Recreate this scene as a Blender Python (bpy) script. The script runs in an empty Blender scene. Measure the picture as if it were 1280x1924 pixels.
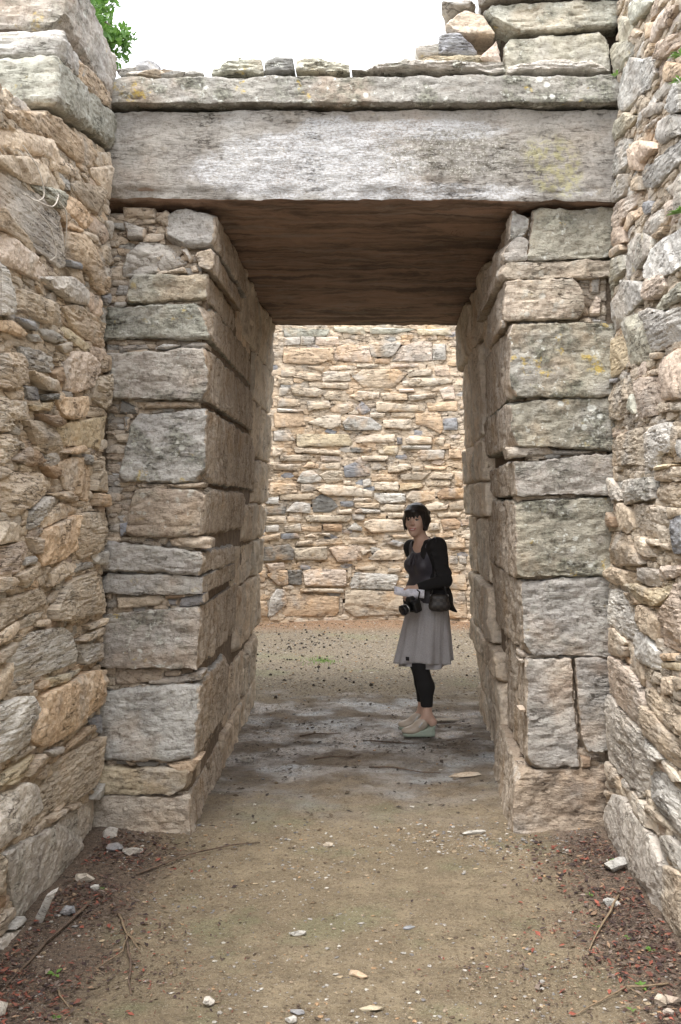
import bpy, bmesh, math, random
import numpy as np
from mathutils import Vector, Matrix
from mathutils.geometry import delaunay_2d_cdt

scene = bpy.context.scene
COL = scene.collection
# ------------------------------------------------------------------ camera
cam_d = bpy.data.cameras.new('camera'); cam = bpy.data.objects.new('camera', cam_d); COL.objects.link(cam)
cam.location = (0, 0, 1.6); cam.rotation_euler = (math.radians(90), 0, 0)
cam_d.sensor_fit = 'VERTICAL'; cam_d.sensor_height = 36; cam_d.lens = 36*2000/1924
cam_d.shift_x = -70/1924; cam_d.shift_y = -12/1924
cam_d.clip_start = 0.05; cam_d.clip_end = 500
scene.camera = cam
# ------------------------------------------------------------------ sky, sun, exposure
SUN_EL, SUN_AZ = math.radians(68), math.radians(205)      # azimuth of the sun, clockwise from +Y
world = bpy.data.worlds.new('World'); scene.world = world; world.use_nodes = True
wn, wl = world.node_tree.nodes, world.node_tree.links
wn.clear()
sky = wn.new('ShaderNodeTexSky'); sky.sky_type = 'NISHITA'; sky.sun_disc = False
sky.sun_elevation = SUN_EL; sky.sun_rotation = SUN_AZ
sky.air_density = 1.0; sky.dust_density = 4.0; sky.ozone_density = 1.0
hs = wn.new('ShaderNodeHueSaturation'); hs.inputs['Saturation'].default_value = 0.22
mixw = wn.new('ShaderNodeMixRGB'); mixw.inputs[0].default_value = 0.5       # the cloud layer evens the sky out
mixw.inputs[2].default_value = (11.0, 11.1, 11.4, 1)
bg = wn.new('ShaderNodeBackground'); bg.inputs['Strength'].default_value = 0.10
wo = wn.new('ShaderNodeOutputWorld')
wl.new(sky.outputs[0], hs.inputs['Color']); wl.new(hs.outputs[0], mixw.inputs[1])
wl.new(mixw.outputs[0], bg.inputs['Color']); wl.new(bg.outputs[0], wo.inputs[0])
sun_d = bpy.data.lights.new('sun', 'SUN'); sun = bpy.data.objects.new('sun', sun_d); COL.objects.link(sun)
sun_d.energy = .9; sun_d.angle = math.radians(25); sun_d.color = (1, .95, .88)
sdir = Vector((math.sin(SUN_AZ)*math.cos(SUN_EL), math.cos(SUN_AZ)*math.cos(SUN_EL), math.sin(SUN_EL)))
sun.rotation_euler = sdir.to_track_quat('Z', 'Y').to_euler(); sun.location = (0, -3, 12)
scene.view_settings.view_transform = 'Standard'; scene.view_settings.look = 'None'
scene.view_settings.gamma = 1; scene.view_settings.use_curve_mapping = False
scene.view_settings.exposure = 1.85
scene.cycles.max_bounces = 8; scene.cycles.diffuse_bounces = 5

rng = np.random.default_rng(7)
rnd = random.Random(11)
# ------------------------------------------------------------------ numpy noise
_perm = np.random.default_rng(3).permutation(256).astype(np.int32); _perm = np.concatenate([_perm, _perm, _perm])
_g = np.random.default_rng(5).normal(size=(256, 3)).astype(np.float32); _g /= np.linalg.norm(_g, axis=1)[:, None]
def noise(P):
    P = np.asarray(P, np.float32)
    i = np.floor(P).astype(np.int32); f = P-i; i &= 255
    u = f*f*f*(f*(f*6-15)+10)
    out = 0
    for dx in (0, 1):
        wx = u[:, 0] if dx else 1-u[:, 0]
        a = _perm[i[:, 0]+dx]
        for dy in (0, 1):
            wy = u[:, 1] if dy else 1-u[:, 1]
            b = _perm[a+i[:, 1]+dy]
            for dz in (0, 1):
                wz = u[:, 2] if dz else 1-u[:, 2]
                g = _g[_perm[b+i[:, 2]+dz] & 255]
                d = g[:, 0]*(f[:, 0]-dx)+g[:, 1]*(f[:, 1]-dy)+g[:, 2]*(f[:, 2]-dz)
                out = out+wx*wy*wz*d
    return out*1.5
def fbm(P, octs=3, gain=.5):
    P = np.asarray(P, np.float32); s = 0; a = 1
    for k in range(octs):
        s = s+a*noise(P*(2.03**k)+k*17.3); a *= gain
    return s
def smooth(a, b, x):
    t = np.clip((x-a)/(b-a), 0, 1); return t*t*(3-2*t)

# ------------------------------------------------------------------ object helpers
def link(name, me, mat=None, parent=None, color=None, loc=None, shade=True):
    o = bpy.data.objects.new(name, me); COL.objects.link(o)
    if mat is not None and len(me.materials) == 0: me.materials.append(mat)
    if parent is not None: o.parent = parent
    if color is not None: o.color = color
    if loc is not None: o.location = loc
    return o
def mesh_np(name, V, faces, smooth_=True, sharp=None):
    """faces: list of index arrays of shape (n,3) or (n,4)"""
    me = bpy.data.meshes.new(name)
    V = np.asarray(V, np.float32); me.vertices.add(len(V)); me.vertices.foreach_set('co', V.ravel())
    faces = [np.asarray(f, np.int32) for f in faces if len(f)]
    loops = np.concatenate([f.ravel() for f in faces]); cnt = np.concatenate([np.full(len(f), f.shape[1], np.int32) for f in faces])
    me.loops.add(len(loops)); me.loops.foreach_set('vertex_index', loops)
    me.polygons.add(len(cnt)); st = np.concatenate([[0], np.cumsum(cnt)[:-1]]).astype(np.int32)
    me.polygons.foreach_set('loop_start', st); me.polygons.foreach_set('loop_total', cnt)
    me.polygons.foreach_set('use_smooth', np.full(len(cnt), smooth_, bool))
    me.update(calc_edges=True); me.validate()
    if sharp: me.set_sharp_from_angle(angle=math.radians(sharp))
    return me
def tag(o, label=None, cat=None, group=None, kind=None):
    if label: o['label'] = label
    if cat: o['category'] = cat
    if group: o['group'] = group
    if kind: o['kind'] = kind
    return o
def thing(name, label, cat, loc=(0, 0, 0), group=None, kind=None):
    o = bpy.data.objects.new(name, None); COL.objects.link(o); o.location = loc; o.empty_display_size = .1
    return tag(o, label, cat, group, kind)
bpy_update = bpy.context.view_layer.update
def child(o, parent):                        # keep o where it is in the world (parents here are never rotated or scaled)
    o.parent = parent; o.location = Vector(o.location)-Vector(parent.location); return o

# ------------------------------------------------------------------ materials
class NT:
    def __init__(s, name):
        s.m = bpy.data.materials.new(name); s.m.use_nodes = True; s.t = s.m.node_tree; s.t.nodes.clear()
        s.out = s.t.nodes.new('ShaderNodeOutputMaterial'); s.b = s.t.nodes.new('ShaderNodeBsdfPrincipled')
        s.t.links.new(s.b.outputs[0], s.out.inputs[0])
    def n(s, typ, **kw):
        nd = s.t.nodes.new('ShaderNode'+typ)
        for k, v in kw.items(): setattr(nd, k, v)
        return nd
    def put(s, sock, v):
        if hasattr(v, 'default_value') or hasattr(v, 'is_linked'): s.t.links.new(v, sock)
        else: sock.default_value = (v if not isinstance(v, (tuple, list)) or len(v) == len(sock.default_value) else tuple(v)+(1,))
    def math(s, op, a, b=0.0, clamp=False):
        nd = s.n('Math', operation=op, use_clamp=clamp); s.put(nd.inputs[0], a); s.put(nd.inputs[1], b); return nd.outputs[0]
    def vmul(s, v, sc):
        nd = s.n('VectorMath', operation='MULTIPLY'); s.put(nd.inputs[0], v); s.put(nd.inputs[1], sc); return nd.outputs[0]
    def vadd(s, v, w):
        nd = s.n('VectorMath', operation='ADD'); s.put(nd.inputs[0], v); s.put(nd.inputs[1], w); return nd.outputs[0]
    def noise(s, v, scale, detail=4, rough=.55, dist=0.0):
        nd = s.n('TexNoise'); s.put(nd.inputs['Vector'], v); nd.inputs['Scale'].default_value = scale
        nd.inputs['Detail'].default_value = detail; nd.inputs['Roughness'].default_value = rough; nd.inputs['Distortion'].default_value = dist
        return nd.outputs[0]
    def vor(s, v, scale, feature='F1'):
        nd = s.n('TexVoronoi', feature=feature); s.put(nd.inputs['Vector'], v); nd.inputs['Scale'].default_value = scale; return nd
    def ramp(s, v, a, b, lo=0.0, hi=1.0):
        nd = s.n('MapRange', interpolation_type='SMOOTHSTEP'); s.put(nd.inputs[0], v)
        for i, x in enumerate((a, b, lo, hi)): s.put(nd.inputs[i+1], x)
        return nd.outputs[0]
    def mix(s, f, a, b, mode='MIX'):
        nd = s.n('MixRGB', blend_type=mode); s.put(nd.inputs[0], f); s.put(nd.inputs[1], a); s.put(nd.inputs[2], b); return nd.outputs[0]
    def bump(s, h, strength=.6, dist=.01):
        nd = s.n('Bump'); nd.inputs['Strength'].default_value = strength; nd.inputs['Distance'].default_value = dist
        s.put(nd.inputs['Height'], h); s.t.links.new(nd.outputs[0], s.b.inputs['Normal'])
    def obj(s): return s.n('TexCoord').outputs['Object']
    def done(s, color=None, rough=None, **kw):
        if color is not None: s.put(s.b.inputs['Base Color'], color)
        if rough is not None: s.put(s.b.inputs['Roughness'], rough)
        for k, v in kw.items(): s.put(s.b.inputs[k.replace('_', ' ')], v)
        return s.m

def stone_material(name, bed=9.0, streak=0.0, stain=.35, pit=.35, bstr=.95, bdist=.017, use_random=True, extra=None, crk_lo=.44, gain=1.0):
    t = NT(name); oi = t.n('ObjectInfo'); p0 = t.obj()
    off = t.math('MULTIPLY', oi.outputs['Random'], 53.0)
    cx = t.n('CombineXYZ'); [t.put(cx.inputs[i], off) for i in range(3)]
    p = t.vadd(p0, cx.outputs[0]) if use_random else p0
    big = t.noise(p, 3.6, 5, .6)
    lam = t.noise(t.vmul(p, (2.6, 2.6, 2.6*bed)), 3.0, 6, .62, .35)          # bedding of the schist
    fine = t.noise(t.vmul(p, (6, 6, 6*bed)), 6.0, 4, .6, .2)
    grain = t.noise(p, 60, 5, .72)
    mid = t.noise(p, 14, 6, .65)
    col = t.mix(1.0, oi.outputs['Color'], t.mix(t.ramp(big, .3, .7), (.82, .81, .81), (1.12, 1.11, 1.09)), 'MULTIPLY')
    col = t.mix(t.ramp(t.noise(p, 2.3, 4, .6), .5, .68, 0, stain), col, t.mix(t.ramp(mid, .35, .65), (.47, .29, .15), (.54, .39, .25)))   # iron stain
    col = t.mix(t.ramp(t.noise(t.vadd(p, (7, 3, 1)), 3.4, 4, .6), .5, .7, 0, .55), col, (.40, .39, .375))                                 # grey weathering
    col = t.mix(t.ramp(lam, .36, .47, .45, 0), col, t.mix(1.0, col, (.52, .46, .42), 'MULTIPLY'))
    col = t.mix(t.ramp(fine, .52, .72, 0, .45), col, t.mix(1.0, col, (1.22, 1.22, 1.21), 'MULTIPLY'))
    if streak:
        st = t.noise(t.vmul(p, (9, 9, .9)), 1.6, 5, .6)
        col = t.mix(t.ramp(st, .45, .7, 0, streak), col, (.30, .28, .255)); col = t.mix(t.ramp(st, .5, .25, 0, streak), col, (.19, .125, .08))
    col = t.mix(t.ramp(grain, .36, .5, pit, 0), col, t.mix(1.0, col, (.45, .42, .40), 'MULTIPLY'))
    ck = t.noise(t.vmul(t.vadd(p, (9, 4, 2)), (2.2, 2.2, 2.2*max(bed, 5.5))), 2.1, 5, .62, .12)          # thin dark splits along the bedding
    crk = t.math('MULTIPLY', t.ramp(t.math('ABSOLUTE', t.math('SUBTRACT', ck, .5)), .016, .004), t.ramp(t.noise(p, 5, 3), crk_lo, crk_lo+.14))
    col = t.mix(t.math('MULTIPLY', crk, .8), col, t.mix(1.0, col, (.2, .16, .13), 'MULTIPLY'))
    # lichen; its amount is the alpha of the object colour
    la = oi.outputs['Alpha']
    dk = t.math('MULTIPLY', t.ramp(t.math('ADD', t.math('MULTIPLY', mid, .5), t.math('MULTIPLY', t.noise(p, 5, 3), .5)), .47, .6), la)
    col = t.mix(t.math('MULTIPLY', dk, .75), col, t.mix(t.ramp(grain, .4, .62), (.085, .085, .07), (.24, .245, .19)))
    wv = t.vor(p, 17); wm = t.math('MULTIPLY', t.ramp(wv.outputs['Distance'], .33, .2), t.ramp(t.noise(p, 6, 2), .55, .62))
    w2 = t.ramp(t.noise(t.vadd(p, (3, 9, 4)), 26, 5, .7), .585, .66)
    col = t.mix(t.math('MULTIPLY', t.math('MAXIMUM', wm, t.math('MULTIPLY', w2, .8)), la), col, (.6, .61, .57))
    yl = t.math('MULTIPLY', t.ramp(t.noise(t.vadd(p, (31, 2, 8)), 9, 6, .7), .62, .7), la)
    col = t.mix(t.math('MULTIPLY', yl, .8), col, (.47, .34, .07))
    h = t.math('ADD', t.math('MULTIPLY', lam, .9), t.math('ADD', t.math('MULTIPLY', fine, .45), t.math('ADD', t.math('MULTIPLY', grain, .35), t.math('SUBTRACT', t.math('MULTIPLY', mid, .6), t.math('MULTIPLY', crk, .8)))))
    if gain != 1: col = t.mix(1.0, col, (gain, gain, gain*.985), 'MULTIPLY')
    if extra: col = extra(t, p0, col)
    t.bump(h, bstr, bdist)
    return t.done(col, t.ramp(grain, .3, .7, .98, .8), Specular_IOR_Level=.25)

M_STONE = stone_material('schist_stone', gain=1.3, stain=.2)
M_PLAIN = stone_material('plain_stone', gain=1.3, stain=.16, bed=2.2, crk_lo=.5, pit=.55, bstr=1.0, bdist=.014)
M_BACK = stone_material('chamber_stone', gain=1.14, bed=7, stain=.62, bdist=.014)
M_ASHLAR = stone_material('ashlar_stone', crk_lo=.52, bed=2.6, stain=.25, pit=.6, bdist=.011)
M_PASS = stone_material('passage_stone', gain=1.32, crk_lo=.56, bed=1.4, streak=.55, stain=.3, bdist=.01)
def lintel_extra(t, p, col):
    sx = t.n('SeparateXYZ'); t.t.links.new(p, sx.inputs[0]); x, y, z = sx.outputs
    wob = t.noise(p, 5, 6, .65)
    def blob(cx, cz, rx, rz):
        d = t.math('ADD', t.math('POWER', t.math('DIVIDE', t.math('SUBTRACT', x, cx), rx), 2.0), t.math('POWER', t.math('DIVIDE', t.math('SUBTRACT', z, cz), rz), 2.0))
        return t.ramp(t.math('ADD', d, t.math('MULTIPLY', t.math('SUBTRACT', wob, .5), 3.2)), 1.25, .5)
    crys = t.ramp(t.noise(t.vmul(p, (1, 1, 1.8)), 70, 4, .75), .42, .58)
    wh = t.math('MAXIMUM', t.math('MAXIMUM', blob(-.25, -.05, .62, .17), blob(-.2, .12, .14, .1)), blob(.3, .13, .45, .05))
    wh = t.math('MAXIMUM', wh, blob(.2, -.17, .75, .06))
    col = t.mix(t.math('MULTIPLY', wh, t.math('ADD', t.math('MULTIPLY', crys, .65), .15)), col, (.54, .55, .575))
    dkm = t.math('MULTIPLY', blob(.47, .0, .42, .13), t.ramp(t.noise(p, 38, 5, .75), .46, .56))
    col = t.mix(t.math('MULTIPLY', dkm, .6), col, (.13, .12, .09))
    col = t.mix(t.math('MULTIPLY', blob(.47, .0, .42, .14), t.ramp(t.noise(p, 95, 4, .7), .56, .64)), col, (.5, .49, .45))
    col = t.mix(t.math('MULTIPLY', blob(.92, -.04, .16, .17), t.ramp(t.noise(p, 30, 5, .7), .4, .62, 0, .6)), col, (.33, .31, .13))
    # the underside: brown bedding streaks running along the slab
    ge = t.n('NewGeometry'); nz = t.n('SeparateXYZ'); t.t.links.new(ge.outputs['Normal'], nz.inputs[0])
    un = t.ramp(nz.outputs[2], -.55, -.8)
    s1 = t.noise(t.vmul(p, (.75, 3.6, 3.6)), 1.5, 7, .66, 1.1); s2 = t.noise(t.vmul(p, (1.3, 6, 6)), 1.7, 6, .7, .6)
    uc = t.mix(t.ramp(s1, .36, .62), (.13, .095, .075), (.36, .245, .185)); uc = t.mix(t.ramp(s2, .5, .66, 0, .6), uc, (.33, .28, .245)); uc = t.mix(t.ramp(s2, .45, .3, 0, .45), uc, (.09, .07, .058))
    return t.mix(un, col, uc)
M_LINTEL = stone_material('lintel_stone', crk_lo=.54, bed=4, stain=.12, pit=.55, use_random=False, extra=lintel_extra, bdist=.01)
def simple(name, col, rough=.9, col2=None, scale=30, bump=.4, bdist=.004, **kw):
    t = NT(name); p = t.obj(); n = t.noise(p, scale, 5, .65)
    c = t.mix(t.ramp(n, .3, .7), tuple(col), tuple(col2 if col2 else [x*.7 for x in col]))
    t.bump(n, bump, bdist); return t.done(c, rough, **kw)
M_EARTH = simple('joint_earth', (.095, .07, .05), .95, (.05, .037, .028), 18, .8, .02)

M_CORE = simple('packed_rubble', (.27, .21, .155), .95, (.15, .115, .085), 22, 1.0, .02)

TONE = dict(c=(.58, .505, .42), t=(.51, .435, .35), o=(.54, .425, .315), p=(.56, .47, .40), g=(.45, .43, .405), w=(.58, .56, .53),
            b=(.29, .30, .33), d=(.2, .195, .185), n=(.36, .265, .19), y=(.56, .485, .36), e=(.42, .41, .35), s=(.56, .49, .41), k=(.45, .38, .31))
def tone(k, lich=0.0, var=.1):
    c = TONE[k]; f = 1+rnd.uniform(-var, var); h = rnd.uniform(-.03, .03)
    return (c[0]*f*(1+h), c[1]*f, c[2]*f*(1-h), lich)

# ------------------------------------------------------------------ rock displacement (shared)
def displace(P, N, seed, a_big, a_bed, a_fine, bed=7.0, along=None):
    """P (n,3) metres, N (n,3) unit directions to push along, seed (n,) per stone"""
    S = np.stack([seed*13.1, seed*7.7, seed*3.3], 1)
    Q = P+S
    d = a_big*fbm(Q*5.5, 2)
    B = Q*np.array([2.2, 2.2, 2.2*bed], np.float32)
    w = fbm(Q*3.0, 2)
    r = 1-np.abs(noise(B*1.7+w[:, None]*.8))*2.2; r2 = 1-np.abs(noise(B*4.1+w[:, None]*1.1+5))*2.2
    d = d+a_bed*(-.85*np.clip(r, 0, 1)**4-.45*np.clip(r2, 0, 1)**4+.42*noise(B*.8+9))
    d = d+a_fine*fbm(Q*26, 3, .6)
    return P+N*d[:, None]

# ------------------------------------------------------------------ stones with an outline on a wall surface
def chaikin(p):
    q = np.roll(p, -1, 0); return np.stack([p*.95+q*.05, p*.05+q*.95], 1).reshape(-1, 2)
def resample(p, s):
    q = np.vstack([p, p[:1]]); L = np.r_[0, np.cumsum(np.linalg.norm(np.diff(q, axis=0), axis=1))]
    n = max(8, int(L[-1]/s)); t = np.linspace(0, L[-1], n, endpoint=False)
    return np.stack([np.interp(t, L, q[:, 0]), np.interp(t, L, q[:, 1])], 1)
def area(p): return .5*np.sum(p[:, 0]*np.roll(p[:, 1], -1)-np.roll(p[:, 0], -1)*p[:, 1])
def inside(p, poly):
    x, y = p[:, 0][:, None], p[:, 1][:, None]; a = poly; b = np.roll(poly, -1, 0)
    c = ((a[:, 1] > y) != (b[:, 1] > y)) & (x < (b[:, 0]-a[:, 0])*(y-a[:, 1])/(b[:, 1]-a[:, 1]+1e-12)+a[:, 0])
    return c.sum(1) % 2 == 1
def bdist(p, poly):
    a = poly; e = np.roll(poly, -1, 0)-a; L2 = (e**2).sum(1)+1e-12
    d = p[:, None]-a[None]; t = np.clip((d*e).sum(2)/L2, 0, 1); return np.sqrt(((d-t[..., None]*e)**2).sum(2).min(1))
def stone_mesh2d(poly, s, warp, seed):
    """-> verts2d, dist to edge, triangles, boundary edges (ordered with the surface)"""
    if area(poly) < 0: poly = poly[::-1]
    b = resample(chaikin(poly), s)
    if warp:
        Z = np.full(len(b), seed*3.7); q = np.stack([b[:, 0], b[:, 1], Z], 1)
        b = b+warp*np.stack([fbm(q*11, 3, .6), fbm(q*11+40, 3, .6)], 1)
    lo, hi = b.min(0), b.max(0)
    gx = np.arange(lo[0]+s*.5, hi[0], s); gy = np.arange(lo[1]+s*.5, hi[1], s*.87)
    G = np.stack(np.meshgrid(gx, gy), -1); G[1::2, :, 0] += s*.5; G = G.reshape(-1, 2)
    if len(G):
        G = G+rng.uniform(-.18, .18, G.shape)*s; G = G[inside(G, b)]
    if len(G): G = G[bdist(G, b) > s*.55]
    pts = [Vector(x) for x in b]+[Vector(x) for x in G]; n = len(b)
    r = delaunay_2d_cdt(pts, [(i, (i+1) % n) for i in range(n)], [], 1, 1e-6)
    v = np.array([tuple(x) for x in r[0]]); f = np.array([x for x in r[2] if len(x) == 3], np.int32)
    if len(f) == 0: return None
    e = np.concatenate([f[:, [0, 1]], f[:, [1, 2]], f[:, [2, 0]]]); key = np.sort(e, 1); k = key[:, 0]*100003+key[:, 1]
    u, idx, cnt = np.unique(k, return_index=True, return_counts=True)
    be = e[idx[cnt == 1]]
    return v, bdist(v, b), f, be
class Batch:
    """collects stones of one wall, displaces all of them in one go, then links each as an object"""
    def __init__(s): s.V = []; s.N = []; s.S = []; s.A = []; s.items = []; s.n = 0
    def add(s, V, N, faces, seed, amp, meta):
        s.V.append(V); s.N.append(N); s.S.append(np.full(len(V), seed)); s.A.append(np.tile(np.asarray(amp, np.float32), (len(V), 1)) if np.ndim(amp) == 1 else amp)
        s.items.append((s.n, len(V), faces, meta)); s.n += len(V)
    def run(s, bed=7.0):
        V = np.concatenate(s.V); N = np.concatenate(s.N); A = np.concatenate(s.A); S = np.concatenate(s.S)
        s.P = displace(V, N, S, A[:, 0], A[:, 1], A[:, 2], bed)
        return s
    def each(s):
        for o, n, f, meta in s.items: yield s.P[o:o+n], f, meta
def add_poly_stone(B, poly, frame, seed, s=.008, prot=0.0, depth=.09, rb=.014, bulge=.012, tilt=(0, 0), amp=(.012, .012, .003), warp=.006, meta=None, shrink=.0, facets=3):
    """frame(u, v, w) -> (P, N): w is outward of the wall"""
    poly = np.asarray(poly, float); c = poly.mean(0)
    size = math.sqrt(abs(area(poly)))
    if shrink: poly = c+(poly-c)*(1-shrink)
    rb = min(rb, size*.22); am = np.array(amp)*min(1, size/.16); warp = warp*min(1, size/.12)
    r = stone_mesh2d(poly, s, warp, seed)
    if r is None: return
    v, d, f, be = r
    x = np.clip(d/rb, 0, 1); dm = max(d.max(), 1e-4)
    w = prot-rb*(1-np.sqrt(np.clip(1-(1-x)**2, 0, 1)))+bulge*min(1, size/.2)*(1-(1-d/dm)**2)+tilt[0]*(v[:, 0]-c[0])+tilt[1]*(v[:, 1]-c[1])
    # broken facets: the face is the lower envelope of a few tilted planes
    fr = np.random.default_rng(int(seed*977) % 100003)
    for _ in range(facets):
        an = fr.uniform(0, 2*math.pi); sl = fr.uniform(.12, .6); ex = np.array([math.cos(an), math.sin(an)])
        pr = (v-c)@ex; off = np.quantile(pr, fr.uniform(.62, .96)); mx = .013*min(1, size/.16); w = np.minimum(w, np.maximum(prot+bulge*.7-sl*(pr-off), w-mx))
    P, N = frame(v[:, 0], v[:, 1], w)
    bi = np.unique(be); m = {int(a): len(v)+i for i, a in enumerate(bi)}
    cb = c+(v[bi]-c)*.97
    Pb, Nb = frame(cb[:, 0], cb[:, 1], np.full(len(bi), prot-depth))
    q = np.array([[a, m[int(a)], m[int(b)], b] for a, b in be], np.int32)
    amps = np.concatenate([np.tile(am, (len(v), 1))*np.clip(.35+d/(rb*1.5), 0, 1)[:, None], np.zeros((len(bi), 3))])
    if meta is None: meta = {}
    meta['area'] = size*size; meta['seed'] = seed; meta['c'] = c
    B.add(np.concatenate([P, Pb]), np.concatenate([N, Nb]), [f, q], seed, amps, meta)
def add_block(B, c8, seed, sp=(.012, .02, .012), r=.03, amp=(.014, .010, .003), meta=None, skip=(), chops=7):
    """c8: corners [x][y][z] as an array (2,2,2,3): the front (y=0) faces the viewer; a rounded, weathered hexahedron"""
    c8 = np.asarray(c8, float)
    L = np.array([np.linalg.norm(c8[1]-c8[0], axis=-1).mean(), np.linalg.norm(c8[:, 1]-c8[:, 0], axis=-1).mean(), np.linalg.norm(c8[:, :, 1]-c8[:, :, 0], axis=-1).mean()])
    n = [max(3, int(round(L[i]/sp[i]))) for i in range(3)]
    idx = {}; Pm = []; quads = []
    def grid(ax, side):
        a, b = [i for i in range(3) if i != ax]
        A, Bn = np.meshgrid(np.arange(n[a]+1), np.arange(n[b]+1), indexing='ij')
        I = np.zeros(A.shape+(3,), np.int64); I[..., a] = A; I[..., b] = Bn; I[..., ax] = n[ax]*side
        return I
    allI = []; shp = []
    for ax in range(3):
        for side in (0, 1):
            if (ax, side) in skip: continue
            I = grid(ax, side); allI.append(I.reshape(-1, 3)); shp.append((I.shape, ax, side))
    I = np.concatenate(allI); key = (I[:, 0]*4096+I[:, 1])*4096+I[:, 2]
    u, first, inv = np.unique(key, return_index=True, return_inverse=True)
    t = I[first]/np.array(n); m = t*L; o = 0
    for sh, ax, side in shp:
        g = inv[o:o+sh[0]*sh[1]].reshape(sh[0], sh[1]); o += sh[0]*sh[1]
        q = np.stack([g[:-1, :-1], g[1:, :-1], g[1:, 1:], g[:-1, 1:]], -1).reshape(-1, 4)
        flip = (side == 0) if ax != 1 else (side == 1)
        quads.append(q[:, ::-1] if flip else q)
    rr = min(r, L.min()*.45); inner = np.clip(m, rr, L-rr); dv = m-inner; ln = np.linalg.norm(dv, axis=1); ln[ln == 0] = 1
    nd = dv/ln[:, None]; m2 = inner+nd*rr; t2 = m2/L
    x, y, z = t2[:, 0:1], t2[:, 1:2], t2[:, 2:3]
    P = 0
    for i in (0, 1):
        for j in (0, 1):
            for k in (0, 1):
                P = P+(x if i else 1-x)*(y if j else 1-y)*(z if k else 1-z)*c8[i, j, k]
    fr = np.random.default_rng(int(seed*977) % 100003); cc = c8.mean((0, 1, 2))
    for _ in range(chops):                       # knocked-off corners and arrises
        sg = fr.choice([-1, 1], 3)*np.array([1, .35, 1])*fr.uniform(.25, 1, 3); nn = sg/np.linalg.norm(sg)
        pr = (P-cc)@nn; off = pr.max()-fr.uniform(.006, .034); P = P-nn*np.maximum(0, pr-off)[:, None]*.85
    ex = (c8[1]-c8[0]).mean((0, 1)); ey = (c8[:, 1]-c8[:, 0]).mean((0, 1)); ez = (c8[:, :, 1]-c8[:, :, 0]).mean((0, 1))
    N = nd[:, 0:1]*ex/np.linalg.norm(ex)+nd[:, 1:2]*ey/np.linalg.norm(ey)+nd[:, 2:3]*ez/np.linalg.norm(ez); N /= np.linalg.norm(N, axis=1)[:, None]+1e-9
    meta = meta or {}; meta['seed'] = seed
    B.add(P, N, quads, seed, np.asarray(amp, float), meta)
def box8(x0, x1, y0, y1, z0, z1, jit=0.0):
    c = np.array([[[(x, y, z) for z in (z0, z1)] for y in (y0, y1)] for x in (x0, x1)], float)
    return c+rng.uniform(-jit, jit, c.shape)
def solid_box(name, x0, x1, y0, y1, z0, z1, mat, parent=None):
    c = box8(x0, x1, y0, y1, z0, z1).reshape(8, 3)
    f = np.array([[0, 1, 3, 2], [4, 6, 7, 5], [0, 4, 5, 1], [2, 3, 7, 6], [0, 2, 6, 4], [1, 5, 7, 3]])
    me = mesh_np(name, c, [f], False); o = link(name, me, mat)
    if parent is not None: child(o, parent)
    return o
def emit(B, parent, name, mat, sharp=27, infill_name='rubble_infill', limit=296):
    """one object per stone, the smallest beyond the limit joined as stuff"""
    its = list(B.each())
    keep = sorted(range(len(its)), key=lambda i: -its[i][2].get('rank', 1))[:limit]; keep = set(keep)
    RV = []; RF3 = []; RF4 = []; off = 0; RC = []
    for i, (P, f, meta) in enumerate(its):
        if i in keep:
            c = P.mean(0); me = mesh_np(name, P-c, f, True, sharp)
            o = link(meta.get('name', name), me, meta.get('mat', mat), color=meta['color'], loc=c); child(o, parent)
            if 'label' in meta: o['label'] = meta['label']
        else:
            RV.append(P)
            for g in f: (RF3 if g.shape[1] == 3 else RF4).append(g+off)
            off += len(P)
    if RV:
        me = mesh_np(infill_name, np.concatenate(RV), [np.concatenate(RF3)] if not RF4 else [np.concatenate(RF3), np.concatenate(RF4)] if RF3 else [np.concatenate(RF4)], True, sharp)
        o = link(infill_name, me, mat, color=tone('t')); child(o, parent); o['kind'] = 'stuff'

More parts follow.
